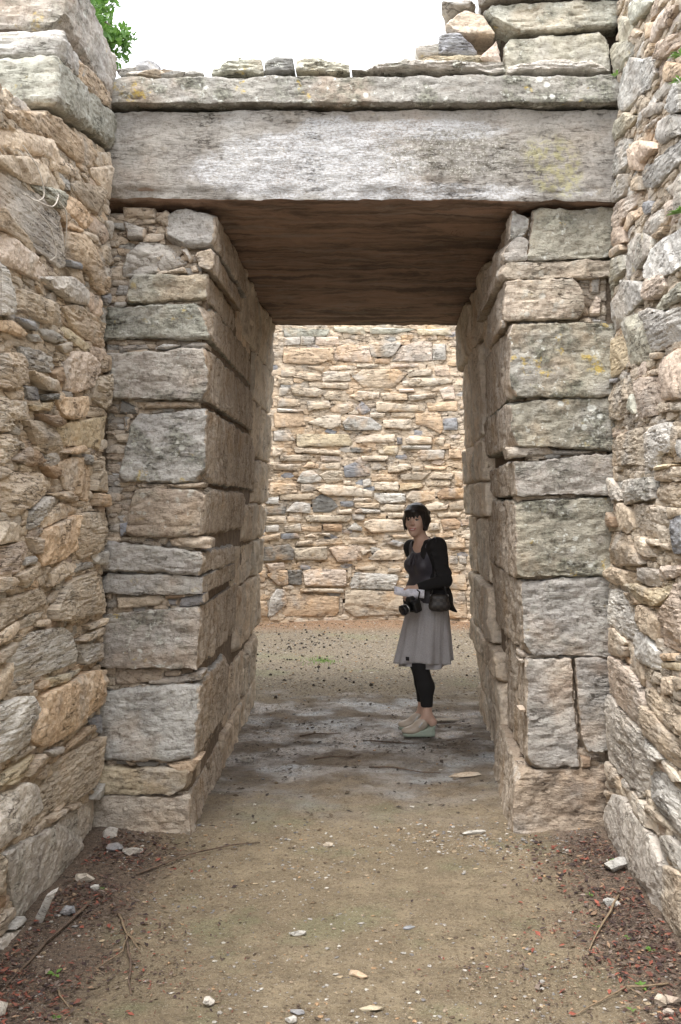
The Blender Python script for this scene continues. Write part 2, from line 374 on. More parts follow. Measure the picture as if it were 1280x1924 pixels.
# gaps between traced stones are packed with chips: an anisotropic Voronoi of the free cells
def hull(p):
    p = p[np.lexsort((p[:, 1], p[:, 0]))]
    def half(q):
        h = []
        for a in q:
            while len(h) > 1 and (h[-1][0]-h[-2][0])*(a[1]-h[-2][1])-(h[-1][1]-h[-2][1])*(a[0]-h[-2][0]) <= 0: h.pop()
            h.append(a)
        return h
    return np.array(half(p)[:-1]+half(p[::-1])[:-1])
def pack(polys, u0, u1, v0fn, v1fn, cell, sizefn, asp=2.6, seed=1):
    r = np.random.default_rng(seed)
    us = np.arange(u0+cell/2, u1, cell); vmax = max(v1fn(u) for u in us); vmin = min(v0fn(u) for u in us)
    vs = np.arange(vmin+cell/2, vmax, cell); U, W = np.meshgrid(us, vs, indexing='ij'); free = np.ones(U.shape, bool)
    free &= (W >= np.array([v0fn(u) for u in us])[:, None]) & (W <= np.array([v1fn(u) for u in us])[:, None])
    for p in polys:
        lo, hi = p.min(0)-cell, p.max(0)+cell
        iu = slice(max(0, int((lo[0]-u0)/cell)), max(0, int((hi[0]-u0)/cell)+1)); iv = slice(max(0, int((lo[1]-vmin)/cell)), max(0, int((hi[1]-vmin)/cell)+1))
        sub = np.stack([U[iu, iv], W[iu, iv]], -1).reshape(-1, 2)
        if len(sub): free[iu, iv] &= ~(inside(sub, p)).reshape(U[iu, iv].shape)
    F = np.stack([U[free], W[free]], 1)
    order = r.permutation(len(F)); seeds = []; sz = []
    S = np.zeros((0, 2))
    for i in order:
        q = F[i]; s = sizefn(q[0], q[1])*r.uniform(.6, 1.5)
        if len(seeds):
            d = (S-q)*np.array([1, asp]); lim = .5*(np.array(sz)+s)
            if ((d**2).sum(1) < lim*lim).any(): continue
        seeds.append(q); sz.append(s); S = np.array(seeds)
    sz = np.array(sz); lab = np.empty(len(F), int)
    jit = np.stack([noise(np.c_[F*14, np.full(len(F), 3.)]), noise(np.c_[F*14, np.full(len(F), 8.)])], 1)*.02
    for a in range(0, len(F), 4000):
        d = ((F[a:a+4000, None]+jit[a:a+4000, None]-S[None])*np.array([1, asp]))/sz[None, :, None]; lab[a:a+4000] = (d**2).sum(2).argmin(1)
    out = []
    for k in range(len(S)):
        c = F[lab == k]
        if len(c) < 5: continue
        # keep the part round the seed
        c = c[(np.abs(c-S[k])*np.array([1, asp])).max(1) < sz[k]*1.1]
        if len(c) < 5: continue
        h = hull(np.concatenate([c+cell*.5*np.array(o) for o in ((1, 1), (1, -1), (-1, 1), (-1, -1))]))
        if len(h) >= 3 and abs(area(h)) > 3*cell*cell: out.append((h, len(c)*cell*cell))
    return out
def parse(txt):
    out = []
    for ln in txt.strip().split('\n'):
        p = ln.split(); out.append((p[0], np.array([[int(a)/1000 for a in q.split(',')] for q in p[1:]])))
    return out
# outlines traced on their own planes, in millimetres: tone, then (along the wall, height) pairs
LW = '''o 3688,2971 4135,3126 4302,3164 4441,3172 4573,3198 4794,3248 4933,3222 4818,3130 4565,3079 4418,3069 4254,3062 3975,2996 3831,2985
c 3633,2897 3770,2942 4228,3057 4309,3033 4566,3050 4569,3004 4368,2970 4248,2941 4220,2972 3979,2919 3694,2849 3636,2840
t 3638,2799 3859,2869 4038,2912 4262,2933 4428,2902 4319,2866 4163,2848 3985,2802 3884,2793 3639,2783
e 3996,2805 4163,2848 4401,2886 4376,2821 4269,2795 4104,2795
g 3639,2776 3747,2797 3906,2793 3986,2780 4116,2795 4270,2788 4380,2765 4424,2723 4460,2606 4363,2576 4308,2580 4103,2580 3906,2591 3776,2611 3646,2624
t 3646,2621 3777,2604 4116,2571 4308,2576 4179,2566 4057,2553 3821,2555 3650,2553
p 3650,2550 3769,2556 3999,2540 4167,2540 4235,2476 4086,2461 3901,2458 3655,2438
w 3655,2440 3719,2422 3776,2346 3791,2283 3664,2255
t 4512,2965 4600,3004 4943,3077 5089,3087 5077,2979 5005,2954 4864,2944 4747,2934 4651,2937 4558,2944
c 4801,3124 5098,3228 5185,3235 5185,3163 5185,3087 5070,3086 4924,3090 4837,3099
c 4985,3253 5169,3319 5185,3283 5185,3232 5079,3227
o 4387,2878 4499,2919 4636,2924 4732,2912 4884,2908 4721,2825 4490,2832 4444,2869
o 4337,2782 4433,2812 4492,2803 4407,2772
o 4463,2791 4690,2816 4675,2799 4451,2763
p 4881,2944 5080,2932 5140,2895 5067,2848 4904,2858 4735,2872 4765,2907
g 5060,2955 5185,2986 5185,2970 5185,2900 5139,2904 5099,2932
o 4437,2743 4675,2791 4908,2799 5036,2765 5026,2640 4920,2618 4765,2648 4621,2647 4444,2636
c 4690,2808 4871,2840 4907,2808 4676,2786
b 4444,2628 4652,2654 4623,2626 4474,2609
t 5050,2834 5185,2895 5185,2796 5185,2770 5036,2765
g 5038,2737 5185,2751 5185,2678 5026,2640
t 4474,2609 4717,2633 4802,2593 4596,2564
b 5185,2740 5185,2770 5185,2609 5185,2576 5185,2594 5185,2673
g 4073,2476 4535,2575 4770,2572 4799,2504 4541,2464 4288,2470
p 4803,2570 5011,2583 5109,2512 5000,2483 4842,2491
o 4816,2635 5059,2688 5185,2687 5157,2636 5011,2593 4886,2605
b 5029,2592 5185,2634 5185,2608 5124,2562
c 4399,2422 4601,2469 4929,2475 5185,2480 5185,2400 5176,2359 4972,2357 4751,2354 4577,2365 4486,2396
y 4405,2332 4489,2351 4835,2322 4837,2295 4643,2298 4476,2319
t 3788,2379 3994,2403 4212,2415 4371,2425 4404,2340 4130,2314 3976,2317 3792,2298
g 4107,2283 4244,2302 4406,2300 4478,2294 4300,2258 4145,2262
b 3845,2283 4023,2295 4095,2277 3979,2261 3889,2265
o 3665,2237 3815,2263 3980,2239 3914,2218 3796,2217 3666,2206
g 3980,2243 4096,2258 4159,2241 4062,2226
t 4353,2258 4551,2301 4554,2259 4424,2236
t 4342,2228 4496,2238 4527,2212 4385,2193
c 3670,2124 3873,2160 3940,2133 3966,2066 3879,2034 3676,2008
g 3937,2192 4124,2201 4356,2210 4414,2177 4306,2138 4104,2121 3975,2119
t 3987,2106 4191,2108 4308,2106 4392,2063 4207,2055 4058,2077
p 4413,2185 4583,2263 4723,2279 4925,2266 4963,2225 4881,2146 4655,2095 4505,2087 4471,2159
n 4306,2138 4414,2177 4488,2127 4348,2107
p 4852,2325 5046,2339 5121,2322 4943,2264 4854,2289
o 5083,2326 5185,2327 5185,2260 5089,2236 4961,2257
t 4947,2195 5185,2238 5185,2176 5185,2087 5100,2070 4884,2096 4932,2152
b 3978,2049 4119,2057 4146,2009 4027,1998
t 3776,2005 3980,2027 3981,1997 3850,1984
d 4170,2035 4338,2057 4312,2030 4184,2013
o 4325,2051 4565,2059 4783,2095 4868,2072 4756,1998 4601,1972 4439,1976 4354,2014
y 4028,1983 4300,2021 4275,1982 4064,1963
c 3677,1991 3798,1975 3970,1985 3985,1926 3822,1902 3866,1877 3683,1857
c 3683,1846 3814,1859 3967,1836 3914,1788 3748,1742 3689,1739
t 3985,1923 4163,1933 4345,1923 4447,1847 4379,1803 4207,1814 4094,1843
n 4125,1957 4316,1966 4427,1942 4346,1919 4163,1933
y 4427,1938 4757,1981 5185,2039 5185,2003 5185,1927 5040,1866 4830,1869 4461,1852 4374,1893
t 4869,2058 5101,2061 5185,2054 5185,2037 4924,2008 4788,2010
n 3893,1769 4036,1825 4273,1782 4173,1754 4005,1748
o 4434,1822 4764,1869 4832,1851 4640,1823
c 3691,1683 3821,1722 4007,1724 4199,1730 4358,1690 4255,1640 4049,1589 3829,1561 3756,1579 3695,1610
c 3689,1735 3821,1722 3710,1694 3691,1693
o 4422,1778 4611,1807 4834,1818 4957,1763 4928,1669 4897,1618 4715,1627 4529,1672 4439,1729
t 4954,1809 5185,1819 5185,1665 4946,1670 4976,1749
o 4964,1660 5185,1654 5185,1595 4985,1600
n 4198,1757 4382,1756 4371,1707 4277,1724
t 4255,1648 4544,1660 4683,1635 4669,1613 4460,1625
w 4038,1574 4255,1636 4362,1633 4259,1568 4124,1519 4041,1513
c 4123,1530 4418,1612 4685,1596 4687,1565 4522,1549 4262,1516 4125,1503
o 4212,1497 4288,1516 4536,1549 4687,1560 4676,1486 4666,1403 4432,1371 4219,1359 4179,1404 4214,1462
t 4687,1565 5172,1571 5185,1531 5185,1413 5036,1378 4763,1363 4682,1389 4677,1473
c 3698,1548 3872,1538 4006,1514 4008,1484 3854,1463 3702,1465
p 3702,1461 3855,1459 3997,1465 4069,1432 3979,1376 3903,1348 3707,1357
c 4031,1483 4201,1466 4191,1407 4117,1415
g 4012,1401 4118,1407 4119,1376 4013,1374
w 5185,1541 5185,1530 5185,1410 5185,1413
t 3707,1350 3850,1340 3926,1324 3863,1289 3710,1297
t 3903,1344 4108,1369 4074,1329 3972,1298
w 3983,1298 4062,1326 4159,1315 4053,1285
c 4312,1329 4475,1365 4654,1338 4551,1301 4342,1270
g 4701,1344 4967,1339 5004,1314 4703,1305
g 4930,1378 5185,1379 5185,1309 5003,1328
t 4333,1177 4553,1271 4970,1292 5185,1275 5185,1163 5185,1091 5185,1076 4845,1100 4504,1110 4336,1137
t 3711,1273 3985,1268 4301,1277 4509,1270 4358,1216 4153,1195 3944,1186 3816,1178 3716,1168
c 3945,1167 4070,1188 4268,1176 4084,1141 3946,1141
c 3717,1154 3901,1176 3956,1170 3872,1121 3719,1105
c 4144,1149 4336,1137 4297,1113 4157,1125
c 4848,1055 5185,1053 5185,1025 4883,1032
c 4705,1004 5059,1021 5185,1007 5185,978 4836,983
w 3853,1064 4073,1114 4476,1091 4588,1048 4685,962 4680,910 4375,918 4143,927 3859,940 3835,1013
g 4707,985 5185,928 5185,850 5181,865 4997,863 4809,882 4757,938
t 3725,984 3834,1035 3858,973 3829,928 3729,896
t 3720,1083 3905,1101 3853,1064 3722,1048
o 4222,851 4578,843 4861,842 5185,801 5185,719 5185,641 4874,634 4713,613 4365,621 4233,642 4071,709 4165,751 4225,795
y 4296,902 4561,880 4777,868 4563,846 4324,865
o 4182,893 4296,898 4311,867 4195,875
t 3829,928 4003,908 4027,893 3872,906
w 3729,896 3915,894 4074,873 4162,811 4140,760 4047,722 4037,694 3893,683 3739,691
c 3904,680 4038,687 4145,662 4051,657 3927,656
y 3801,640 4063,643 4135,634 3964,584 3899,579 3773,609
c 4065,604 4234,614 4314,580 4150,568 4067,562
g 4286,610 4477,587 4493,558 4367,571
o 4479,553 4980,581 5018,540 4863,541 4595,543
b 4962,598 5185,585 5185,490 5037,531
t 4397,531 4783,513 5185,480 5185,343 5144,282 4830,272 4609,315 4327,333 4297,402 4242,473 4165,521 4455,479
g 5003,219 5185,252 5185,216 5185,192 5094,194
t 4580,302 4815,258 4833,230 4642,267
c 4301,337 4595,293 4581,276 4329,304
w 3744,575 4033,549 4229,490 4298,391 4299,363 4112,382 3941,377 3754,382
g 3815,355 4056,322 4304,285 4612,260 5058,201 5185,199 5185,90 5166,-51 4950,-33 4834,-54 4628,-18 4600,-39 4347,-30 4193,-16 4061,1 4000,81 3884,227
g 4542,-61 4544,-91 4273,-90 4220,-58 4322,-41
t 3754,375 3817,330 3808,286 3762,200
n 3762,207 3865,183 3878,142 3764,157
c 3765,146 3955,106 3934,80 3861,62 3769,67
g 3871,58 4013,54 4014,27 3893,45
g 3769,59 4026,18 4030,-51 3897,-44 3773,-24
o 4529,3507 4871,3553 5185,3567 5179,3511 4832,3448 4574,3430
c 4326,3449 4554,3485 4511,3404 4307,3388
o 4574,3430 4832,3446 5071,3451 4927,3411 4659,3394'''
RW = '''e 4887,3877 4744,3853 4451,3714 4616,3737 4809,3766 4885,3842
e 5185,3815 5131,3828 4879,3732 4788,3659 4995,3667 5154,3675
e 5118,3887 5041,3917 4885,3834 4881,3767 4955,3758 5147,3828
t 4865,3747 4765,3739 4652,3666 4762,3691
w 5184,3625 5056,3646 4830,3636 4618,3534 4463,3481 4409,3391 4532,3377 4775,3421 4982,3448 5144,3519
p 4320,3482 4016,3400 4096,3373 4270,3400 4412,3448
o 4223,3360 3989,3254 4017,3211 4231,3285
g 4404,3302 4220,3290 4120,3233 4342,3247
g 4672,3320 4465,3291 4249,3206 4329,3206 4577,3266
w 4129,3201 3987,3208 3981,3077 4083,3106 4259,3186
g 4346,3093 4303,3154 4114,3118 3980,3059 3977,3000 4110,3023 4275,3053
g 4614,3234 4339,3185 4398,3176 4600,3212
e 5185,3455 5185,3451 4919,3418 4742,3332 4855,3326 5054,3350 5185,3370 5185,3416
o 4574,3676 4446,3621 4506,3588 4596,3615
p 4441,3531 4337,3593 4246,3584 4093,3527 4209,3502 4311,3526 4392,3513
o 4566,3544 4454,3546 4464,3501 4539,3507
g 5185,3303 5185,3343 5101,3338 4882,3284 4850,3236 4875,3172 5027,3175 5185,3191 5185,3235
p 4834,3210 4625,3186 4393,3097 4368,3064 4619,3090 4618,3057 4785,3109 4846,3170
g 4589,3015 4426,3024 4216,2995 4006,2982 3975,2966 3972,2898 4157,2908 4313,2906 4470,2928 4587,2976
g 5185,3183 5185,3143 4995,3155 4902,3126 4913,3067 4957,3045 5185,3073 5185,3132
p 5185,3059 5019,3035 4793,3004 4639,2972 4719,2936 4920,2924 5027,2910 5185,2960
o 4832,2927 4609,2898 4593,2862 4771,2867 4886,2860 4964,2901
b 4583,2904 4467,2880 4427,2829 4553,2841
g 4427,2816 4272,2792 4258,2731 4373,2715 4523,2753 4629,2787 4476,2814
o 4409,2712 4246,2709 4190,2701 4222,2676 4348,2690
g 4927,2798 4711,2801 4549,2766 4409,2706 4406,2655 4621,2642 4873,2630 4922,2710
w 4406,2655 4199,2665 3960,2646 3953,2508 4083,2498 4362,2516 4619,2615
p 4239,2800 4077,2777 4052,2702 4191,2734
g 4231,2857 4070,2844 3969,2847 3962,2688 4063,2707 4077,2777
p 5185,2957 4949,2897 4913,2815 5185,2861 5185,2871 5185,2916
t 5185,2844 4959,2819 4942,2791 5182,2805 5185,2821
e 5185,2804 5165,2793 4940,2763 4906,2692 5092,2676 5185,2600 5185,2677
t 4782,3062 4603,3026 4599,2964 4779,3014
g 5185,2587 5055,2602 4903,2637 4617,2573 4534,2489 4720,2472 4893,2470 4921,2444 5185,2445 5185,2537
p 4537,2556 4225,2523 4189,2465 4243,2444 4444,2455 4547,2491
e 4356,2389 4287,2422 3949,2432 3947,2374 4077,2376 4240,2377
e 4921,2444 4818,2456 4609,2435 4529,2395 4421,2271 4430,2200 4820,2233 4853,2302 4902,2378
g 4530,2427 4381,2412 4172,2356 3945,2346 3938,2203 4123,2228 4300,2225 4408,2244 4450,2338
t 5185,2414 5157,2415 5156,2393 5185,2385
y 5185,2371 5074,2395 4918,2388 4868,2304 4850,2247 4969,2225 5185,2223 5185,2275
c 4383,2228 4254,2212 4275,2192 4369,2201
p 4297,2167 4142,2185 3938,2192 3928,1997 4059,2007 4221,2018 4223,2063 4272,2128
c 4529,2169 4285,2154 4283,2129 4464,2139
t 5185,2141 5126,2176 4891,2191 4873,2134 4780,2056 4807,2025 4987,2002 5185,2021
p 4743,2153 4593,2152 4260,2118 4233,2034 4289,2009 4381,1972 4637,1977 4697,2081
e 4809,2059 4726,2098 4665,2003 4764,2021
c 4323,1991 4220,2006 3977,1985 3926,1953 4185,1970 4263,1968
b 5178,2214 5030,2204 5077,2185 5177,2196
t 5185,1886 5185,1926 4773,1939 4581,1938 4489,1912 4486,1855 4510,1825 4481,1773 4764,1784 5185,1791 5185,1844
w 4489,1909 4331,1925 4118,1924 4075,1909 4091,1810 4255,1806 4287,1753 4455,1759 4497,1824
t 4064,1905 3993,1900 3988,1804 4070,1809
c 3987,1888 3923,1892 3921,1848 3981,1860
g 3985,1846 3921,1842 3917,1773 3967,1787
g 5185,1704 5185,1736 5147,1734 4935,1672 4902,1624 5108,1632 5185,1649 5185,1673
g 5097,1718 4760,1717 4355,1716 4329,1676 4326,1624 4563,1622 4841,1606 4903,1641
t 4317,1676 4160,1693 3913,1690 3909,1600 4314,1618
c 4333,1737 4046,1748 3916,1740 3914,1693 4319,1697
y 4334,1755 4208,1762 4026,1758 4056,1745 4333,1743
t 5041,1610 4871,1613 4710,1576 4691,1504 4775,1472 4925,1503 5038,1561
c 4711,1600 4510,1609 4267,1597 4080,1591 4066,1522 4063,1465 4215,1469 4503,1476 4691,1504
t 4090,1591 3909,1591 3907,1567 4057,1551
b 4056,1540 3907,1564 3901,1424 4029,1416 4053,1474
n 5185,1561 5185,1570 5053,1539 5050,1497 5185,1497
t 5185,1480 4746,1469 4687,1425 4577,1394 4471,1354 4824,1328 5185,1313 5185,1380
c 4648,1459 4516,1473 4426,1447 4302,1391 4398,1386 4564,1410
c 4414,1463 4260,1465 4247,1441 4376,1437
c 4236,1451 4094,1453 4103,1429 4212,1428
t 5185,1279 5087,1307 4736,1304 4570,1279 4760,1235 4939,1232 5083,1235 5185,1248
g 4560,1334 4335,1344 4241,1332 4250,1277 4379,1271 4557,1276
p 4243,1358 3898,1381 3897,1359 4035,1328 4119,1313 4228,1297
y 4733,1251 4556,1267 4367,1259 4182,1274 4118,1308 4065,1303 4084,1255 4169,1225 4315,1193 4487,1190 4647,1214
w 5185,1150 5098,1213 4846,1201 4673,1179 4613,1100 4648,1002 4895,1005 4989,1025 5185,1029 5185,1088
o 4847,1208 4647,1208 4512,1184 4672,1163
t 4630,1164 4474,1182 4243,1155 4253,1110 4273,1059 4430,1070 4533,1096
p 4267,1168 4084,1250 4044,1304 3896,1321 3882,1038 4011,1044 4215,1046 4274,1071 4266,1138
c 5185,955 5185,987 5019,990 4773,962 4800,922 4949,894 5185,883
c 5134,1008 4989,1025 4775,986 4846,956 5018,983
w 4636,1023 4557,1058 4430,1064 4213,1016 4176,945 4325,937 4524,935 4619,970
t 4773,959 4661,981 4524,926 4469,871 4493,836 4627,874
p 5185,870 4918,884 4627,871 4518,831 4464,775 4470,666 4642,653 4904,665 5181,682 5185,702 5185,801
n 5185,860 5185,887 5185,779 5185,764
c 4208,922 4027,952 4023,881 4194,857
t 4016,953 3917,967 3906,930 4003,896
c 4325,931 4175,931 4218,888 4358,877
y 4212,981 3969,1014 3967,986 4188,961
o 4191,1017 4011,1044 3999,1018 4167,991
t 4467,837 4321,859 4095,855 4000,830 3872,841 3868,754 3996,743 4199,747 4463,769
g 5185,640 5185,680 4904,659 4587,646 4444,653 4379,600 4304,544 4386,496 4370,427 4598,369 4795,360 5011,364 5185,360 5185,435
t 4463,759 4316,763 4143,735 3866,717 3860,591 4010,616 4193,625 4382,648 4458,669
w 4418,634 4238,626 4148,612 4258,570 4342,581
c 4181,607 4009,605 3899,589 4007,558 4092,573
g 4362,502 4146,571 4017,547 3857,532 3851,406 3978,384 4136,382 4319,389 4370,436
t 5185,311 5185,357 5011,360 4915,342 4882,296 5006,273 5185,257 5185,238
c 4867,300 4638,355 4466,354 4281,339 4221,292 4290,291 4487,272 4676,282
t 4452,345 4367,375 4136,382 3977,373 4156,352 4329,346
t 5185,214 5069,239 5003,239 5132,186 5185,189
g 5162,124 4988,244 4835,282 4647,275 4449,278 4243,274 4116,212 4122,123 4137,-13 4318,-72 4469,-51 4601,-58 4770,-62 4907,-37 5118,-29 5174,45
t 4116,209 3971,250 3873,267 3844,261 3831,-7 3977,-35 4114,-33 4137,-13
g 4243,277 4048,343 3848,346 3845,276 3941,260 4087,279'''
BW = '''e -1228,4052 -567,4059 -613,3965 -1204,3927
e -520,4096 -100,4102 -65,3986 -496,4038
e -7,4091 647,4068 366,4006 -7,4010
y 647,4057 1121,4047 1144,3953 670,3987
g -1216,3915 -990,3939 -1002,3834 -1216,3812
g -978,3951 -789,3947 -778,3844 -990,3823
p -766,3948 -450,3958 -438,3854 -567,3827 -766,3844
o -1216,3789 -520,3794 -532,3643 -801,3565 -1228,3570
p -473,3818 -356,3855 -30,3823 28,3602 -520,3631
g -19,3858 436,3877 366,3762 296,3682 16,3684
p 366,3739 436,3830 741,3891 859,3864 859,3610 296,3624
g 883,3840 1049,3832 1061,3624 871,3621
n 63,3660 284,3659 249,3589 63,3590
p 272,3577 670,3581 670,3535 296,3519
c -1252,3478 -1061,3463 -1073,3394 -1264,3374
t -1108,3392 -919,3446 -695,3430 -695,3360 -848,3333
t -943,3537 -637,3536 -684,3476
c -590,3548 -217,3566 -182,3508 -543,3491
t -193,3590 109,3579 86,3532 -193,3532
c -672,3454 -590,3479 -310,3461 -275,3345 -672,3326
t -263,3415 -100,3509 366,3506 506,3434 319,3251 -100,3253
t 518,3492 859,3494 859,3413 530,3399
p 895,3539 1097,3542 1132,3380 906,3412
t 436,3331 623,3385 1144,3356 1144,3299 835,3264 459,3261
t -1300,3361 -1085,3347 -1097,3266 -1300,3269
t -872,3309 -310,3321 -321,3228 -848,3240
c -1288,3224 -1144,3219 -1180,3137 -1288,3098
t -1120,3220 -778,3242 -660,3199 -695,3106 -1097,3129
t -660,3141 -590,3200 -310,3205 -321,3053 -637,3084
c -298,3135 -170,3206 121,3183 121,3113 -170,3066
t 128,3183 506,3167 518,3074 179,3078
p 389,3227 600,3235 623,3188 413,3180
t 530,3132 930,3169 906,3100 553,3062
p 966,3214 1168,3264 1192,3068 1025,3073
t -1300,3075 -1002,3074 -990,2982 -1311,2960
t -895,3054 -590,3061 -555,2969 -872,2916
o -590,2922 -496,3016 -240,3043 -240,2926 -380,2879
b -217,2950 -123,3066 5,2939 -100,2869
t 74,3055 765,2988 741,2908 86,2915
o 788,3034 1216,3044 1216,2906 812,2918
o -1360,2867 -943,2880 -919,2708 -1348,2673
w -1323,2937 -943,2926 -966,2891 -1311,2892
c -884,2754 -637,2863 -426,2866 -415,2715 -567,2667
g -391,2762 -287,2868 -7,2834 156,2717 144,2659 -356,2658
c -7,2904 203,2892 179,2833 -7,2834
t 284,2903 623,2898 600,2829 296,2833
c 179,2799 576,2806 565,2656 179,2694
o 635,2887 978,2879 1025,2682 978,2591 835,2675 635,2736
b 1025,2797 1216,2815 1228,2642 1037,2647
g -1360,2627 -1132,2645 -1061,2497 -1360,2490
y -1037,2590 -310,2600 -240,2438 -1037,2417
c -217,2554 63,2601 342,2600 331,2484 -205,2484
c 483,2529 576,2586 859,2547 859,2455 506,2459
t 883,2477 930,2546 1049,2532 1025,2417
b 366,2553 436,2553 436,2460 378,2460
c -1384,2398 -1240,2390 -1276,2298 -1384,2273
t -1085,2405 -426,2367 -426,2309 -1061,2336
d -287,2426 16,2403 -7,2333 -263,2344
y 109,2368 203,2438 389,2425 366,2309 133,2322
g 436,2436 859,2432 835,2386 436,2390
g 659,2342 717,2376 1049,2371 1025,2245 717,2225
o 1109,2381 1264,2367 1289,2252 1121,2266
t -1276,2286 -848,2316 -872,2224 -1276,2218
p -707,2295 -403,2286 -415,2227 -684,2214
c -135,2298 249,2298 226,2228 -123,2228
t -1372,2171 -966,2176 -990,2084 -1372,2091
o -954,2130 -872,2212 -731,2179 -731,2121
t -731,2098 -684,2179 -426,2204 -438,2111
b -380,2146 -217,2205 -30,2135 -7,2019 -356,1995
t -7,2182 109,2205 226,2112 16,2101
c 238,2158 553,2192 576,2122 366,2065 249,2065
o 1073,2152 1144,2197 1289,2218 1289,2092
t 588,2157 741,2155 741,2098 588,2087
o 753,2155 1073,2140 1049,2095 765,2097
g -1037,1931 -966,2070 -825,2095 -684,1980 -707,1933 -919,1909
t -719,2026 -613,2085 -403,2086 -380,1946 -613,1911
o 5,2040 366,2039 378,1946 16,1947
t 413,2028 600,2073 835,2048 717,1957 436,1958
t 835,1979 906,2071 1168,2045 1144,1965
o 1180,1930 1192,2045 1301,2044 1289,1861 1192,1873
o -1420,1917 -1061,1908 -1037,1770 -1420,1746
t -978,1897 -789,1898 -813,1794 -978,1782
c -778,1841 -637,1899 -217,1865 39,1796 16,1726 -637,1748
c -380,1946 -275,1947 -287,1888 -380,1900
g -112,1958 -7,1982 16,1889 -100,1854
c 39,1924 389,1935 389,1807 63,1819
y 413,1911 694,1922 741,1864 413,1807
t 741,1945 1121,1954 1109,1862 788,1875
n 930,1771 1025,1839 1313,1838 1313,1701 954,1690
c 506,1772 576,1806 895,1805 906,1678 623,1632 506,1702
w 51,1772 483,1772 494,1644 133,1633 51,1702
t -1276,1746 -778,1771 -778,1690 -1276,1678
w -1480,1700 -1300,1723 -1300,1621 -1480,1620
d -825,1690 -684,1760 -543,1702 -450,1586 -567,1505 -801,1505
g -1192,1517 -1061,1655 -848,1632 -848,1494
d -1492,1586 -1180,1609 -1204,1483 -1492,1473
b -426,1656 -240,1667 -240,1586 -415,1586
c -240,1702 16,1702 16,1656 -240,1656
t -228,1644 121,1633 109,1563 -217,1574
c -473,1540 -263,1551 -263,1493 -473,1482
g -228,1540 -123,1563 133,1539 133,1493 -217,1493
t 133,1563 226,1621 483,1609 459,1528 156,1528
c 765,1609 954,1655 1097,1609 1073,1552 812,1528
t 1109,1632 1313,1678 1313,1552 1121,1540
t -1492,1450 -1192,1460 -1192,1357 -1492,1359
c -1168,1449 -1014,1471 -931,1379 -1156,1368
t -919,1448 -825,1471 -275,1458 -287,1377 -895,1378
g -263,1481 -77,1470 -100,1388 -252,1400
o -65,1481 214,1481 214,1423 -54,1411
c 238,1493 471,1505 471,1435 249,1423
c -89,1377 16,1411 483,1400 530,1250 16,1225 -89,1307
t 930,1494 1289,1518 1240,1449 954,1448
n 978,1402 1192,1426 1289,1358 1240,1277 1025,1252
g -1492,1325 -1300,1335 -1300,1243 -1480,1234
t -1216,1311 -990,1356 -978,1240 -1204,1242
o -971,1298 -684,1320 -684,1239 -971,1240
n -672,1343 -403,1342 -403,1237 -660,1250
g -333,1272 -217,1365 -112,1283 -123,1237
t 788,1355 966,1356 978,1264 812,1251
o -1553,1178 -1276,1220 -1288,1129 -1541,1110
b -1264,1209 -1049,1218 -990,1148 -1252,1140
c -943,1171 -825,1216 -754,1158
t -754,1216 -567,1215 -567,1157
o 906,1205 1144,1242 1168,1173 930,1148
t -368,1156 -123,1155 16,1167 98,1074 -310,1063
c -766,1123 -403,1144 -391,1063 -754,1042
t -1049,1103 -825,1124 -789,1054 -1049,1045
t 296,1191 553,1203 576,1145 319,1144
c 1049,1126 1325,1152 1337,1015 1073,1011
d -1541,1019 -1156,1070 -1085,988 -1097,851 -1517,848
t -1073,1011 -613,1030 -613,844 -1061,850
p -590,1006 -450,1040 -240,1016 -100,853 -450,808
c -147,981 16,981 -100,899
c -30,853 109,981 483,982 471,843 -7,841
b 226,1074 319,1121 483,1075 413,1017
g 1109,908 1228,899 1228,796 1109,793
g 1252,911 1349,901 1349,798 1252,796
p -1492,802 -1228,819 -1216,727 -1420,686
o -1468,653 -1348,718 -1180,710 -1156,507 -1300,500
d -1170,710 -966,710 -966,503 -1147,507
p -943,687 -848,720 -345,702 -345,470 -919,490
c -321,726 -275,737 -263,609 -321,574
g -287,493 -217,667 366,633 389,587 319,423 -263,446
o -1614,658 -1492,722 -1492,563 -1614,556
t -217,748 63,760 63,701 -217,702
t -990,457 -380,435 -380,377 -990,400
t 249,725 436,726 413,656 226,667
t -356,424 413,401 459,262 436,76 -217,50 -356,145
g -1420,310 -1323,455 -1204,440 -1180,256 -1372,80 -1444,83
o -1156,324 -1061,378 -450,332 -450,122 -520,54 -1252,75
t -1590,294 -1468,289 -1456,84 -1590,90
t 1073,402 1337,421 1361,57 1073,45
t 1073,643 1337,650 1361,445 1073,459
c -426,308 -391,308 -391,75 -450,53'''
JLB = '''g .35 6.5 45 -1033,3063 -802,3047 -782,2864 -1053,2898
t .2 6.3 30 -907,2852 -795,2850 -790,2733 -877,2772
e .6 6.33 28 -1221,2718 -829,2740 -836,2616 -1243,2594
e .7 7.2 28 -1258,2567 -826,2596 -824,2428 -1275,2413
g .6 7.2 25 -1297,2340 -829,2365 -824,2111 -1253,2133
g .85 7.5 28 -1204,2048 -834,2071 -842,1714 -1277,1721
k .5 6.98 40 -1211,1675 -834,1680 -856,1453 -1241,1446
g .4 6.5 38 -1287,1432 -843,1365 -846,1265 -1297,1287
g .3 6.5 14 -1295,1270 -848,1254 -853,1166 -1295,1176
g .8 6.85 16 -1292,1062 -866,1101 -881,799 -1295,815
w .25 6.5 45 -1305,682 -863,721 -894,355 -1305,349
y .15 6.45 22 -1308,321 -926,297 -933,180 -1305,204
c .1 6.45 22 -1339,188 -920,173 -905,-38 -1339,-38'''
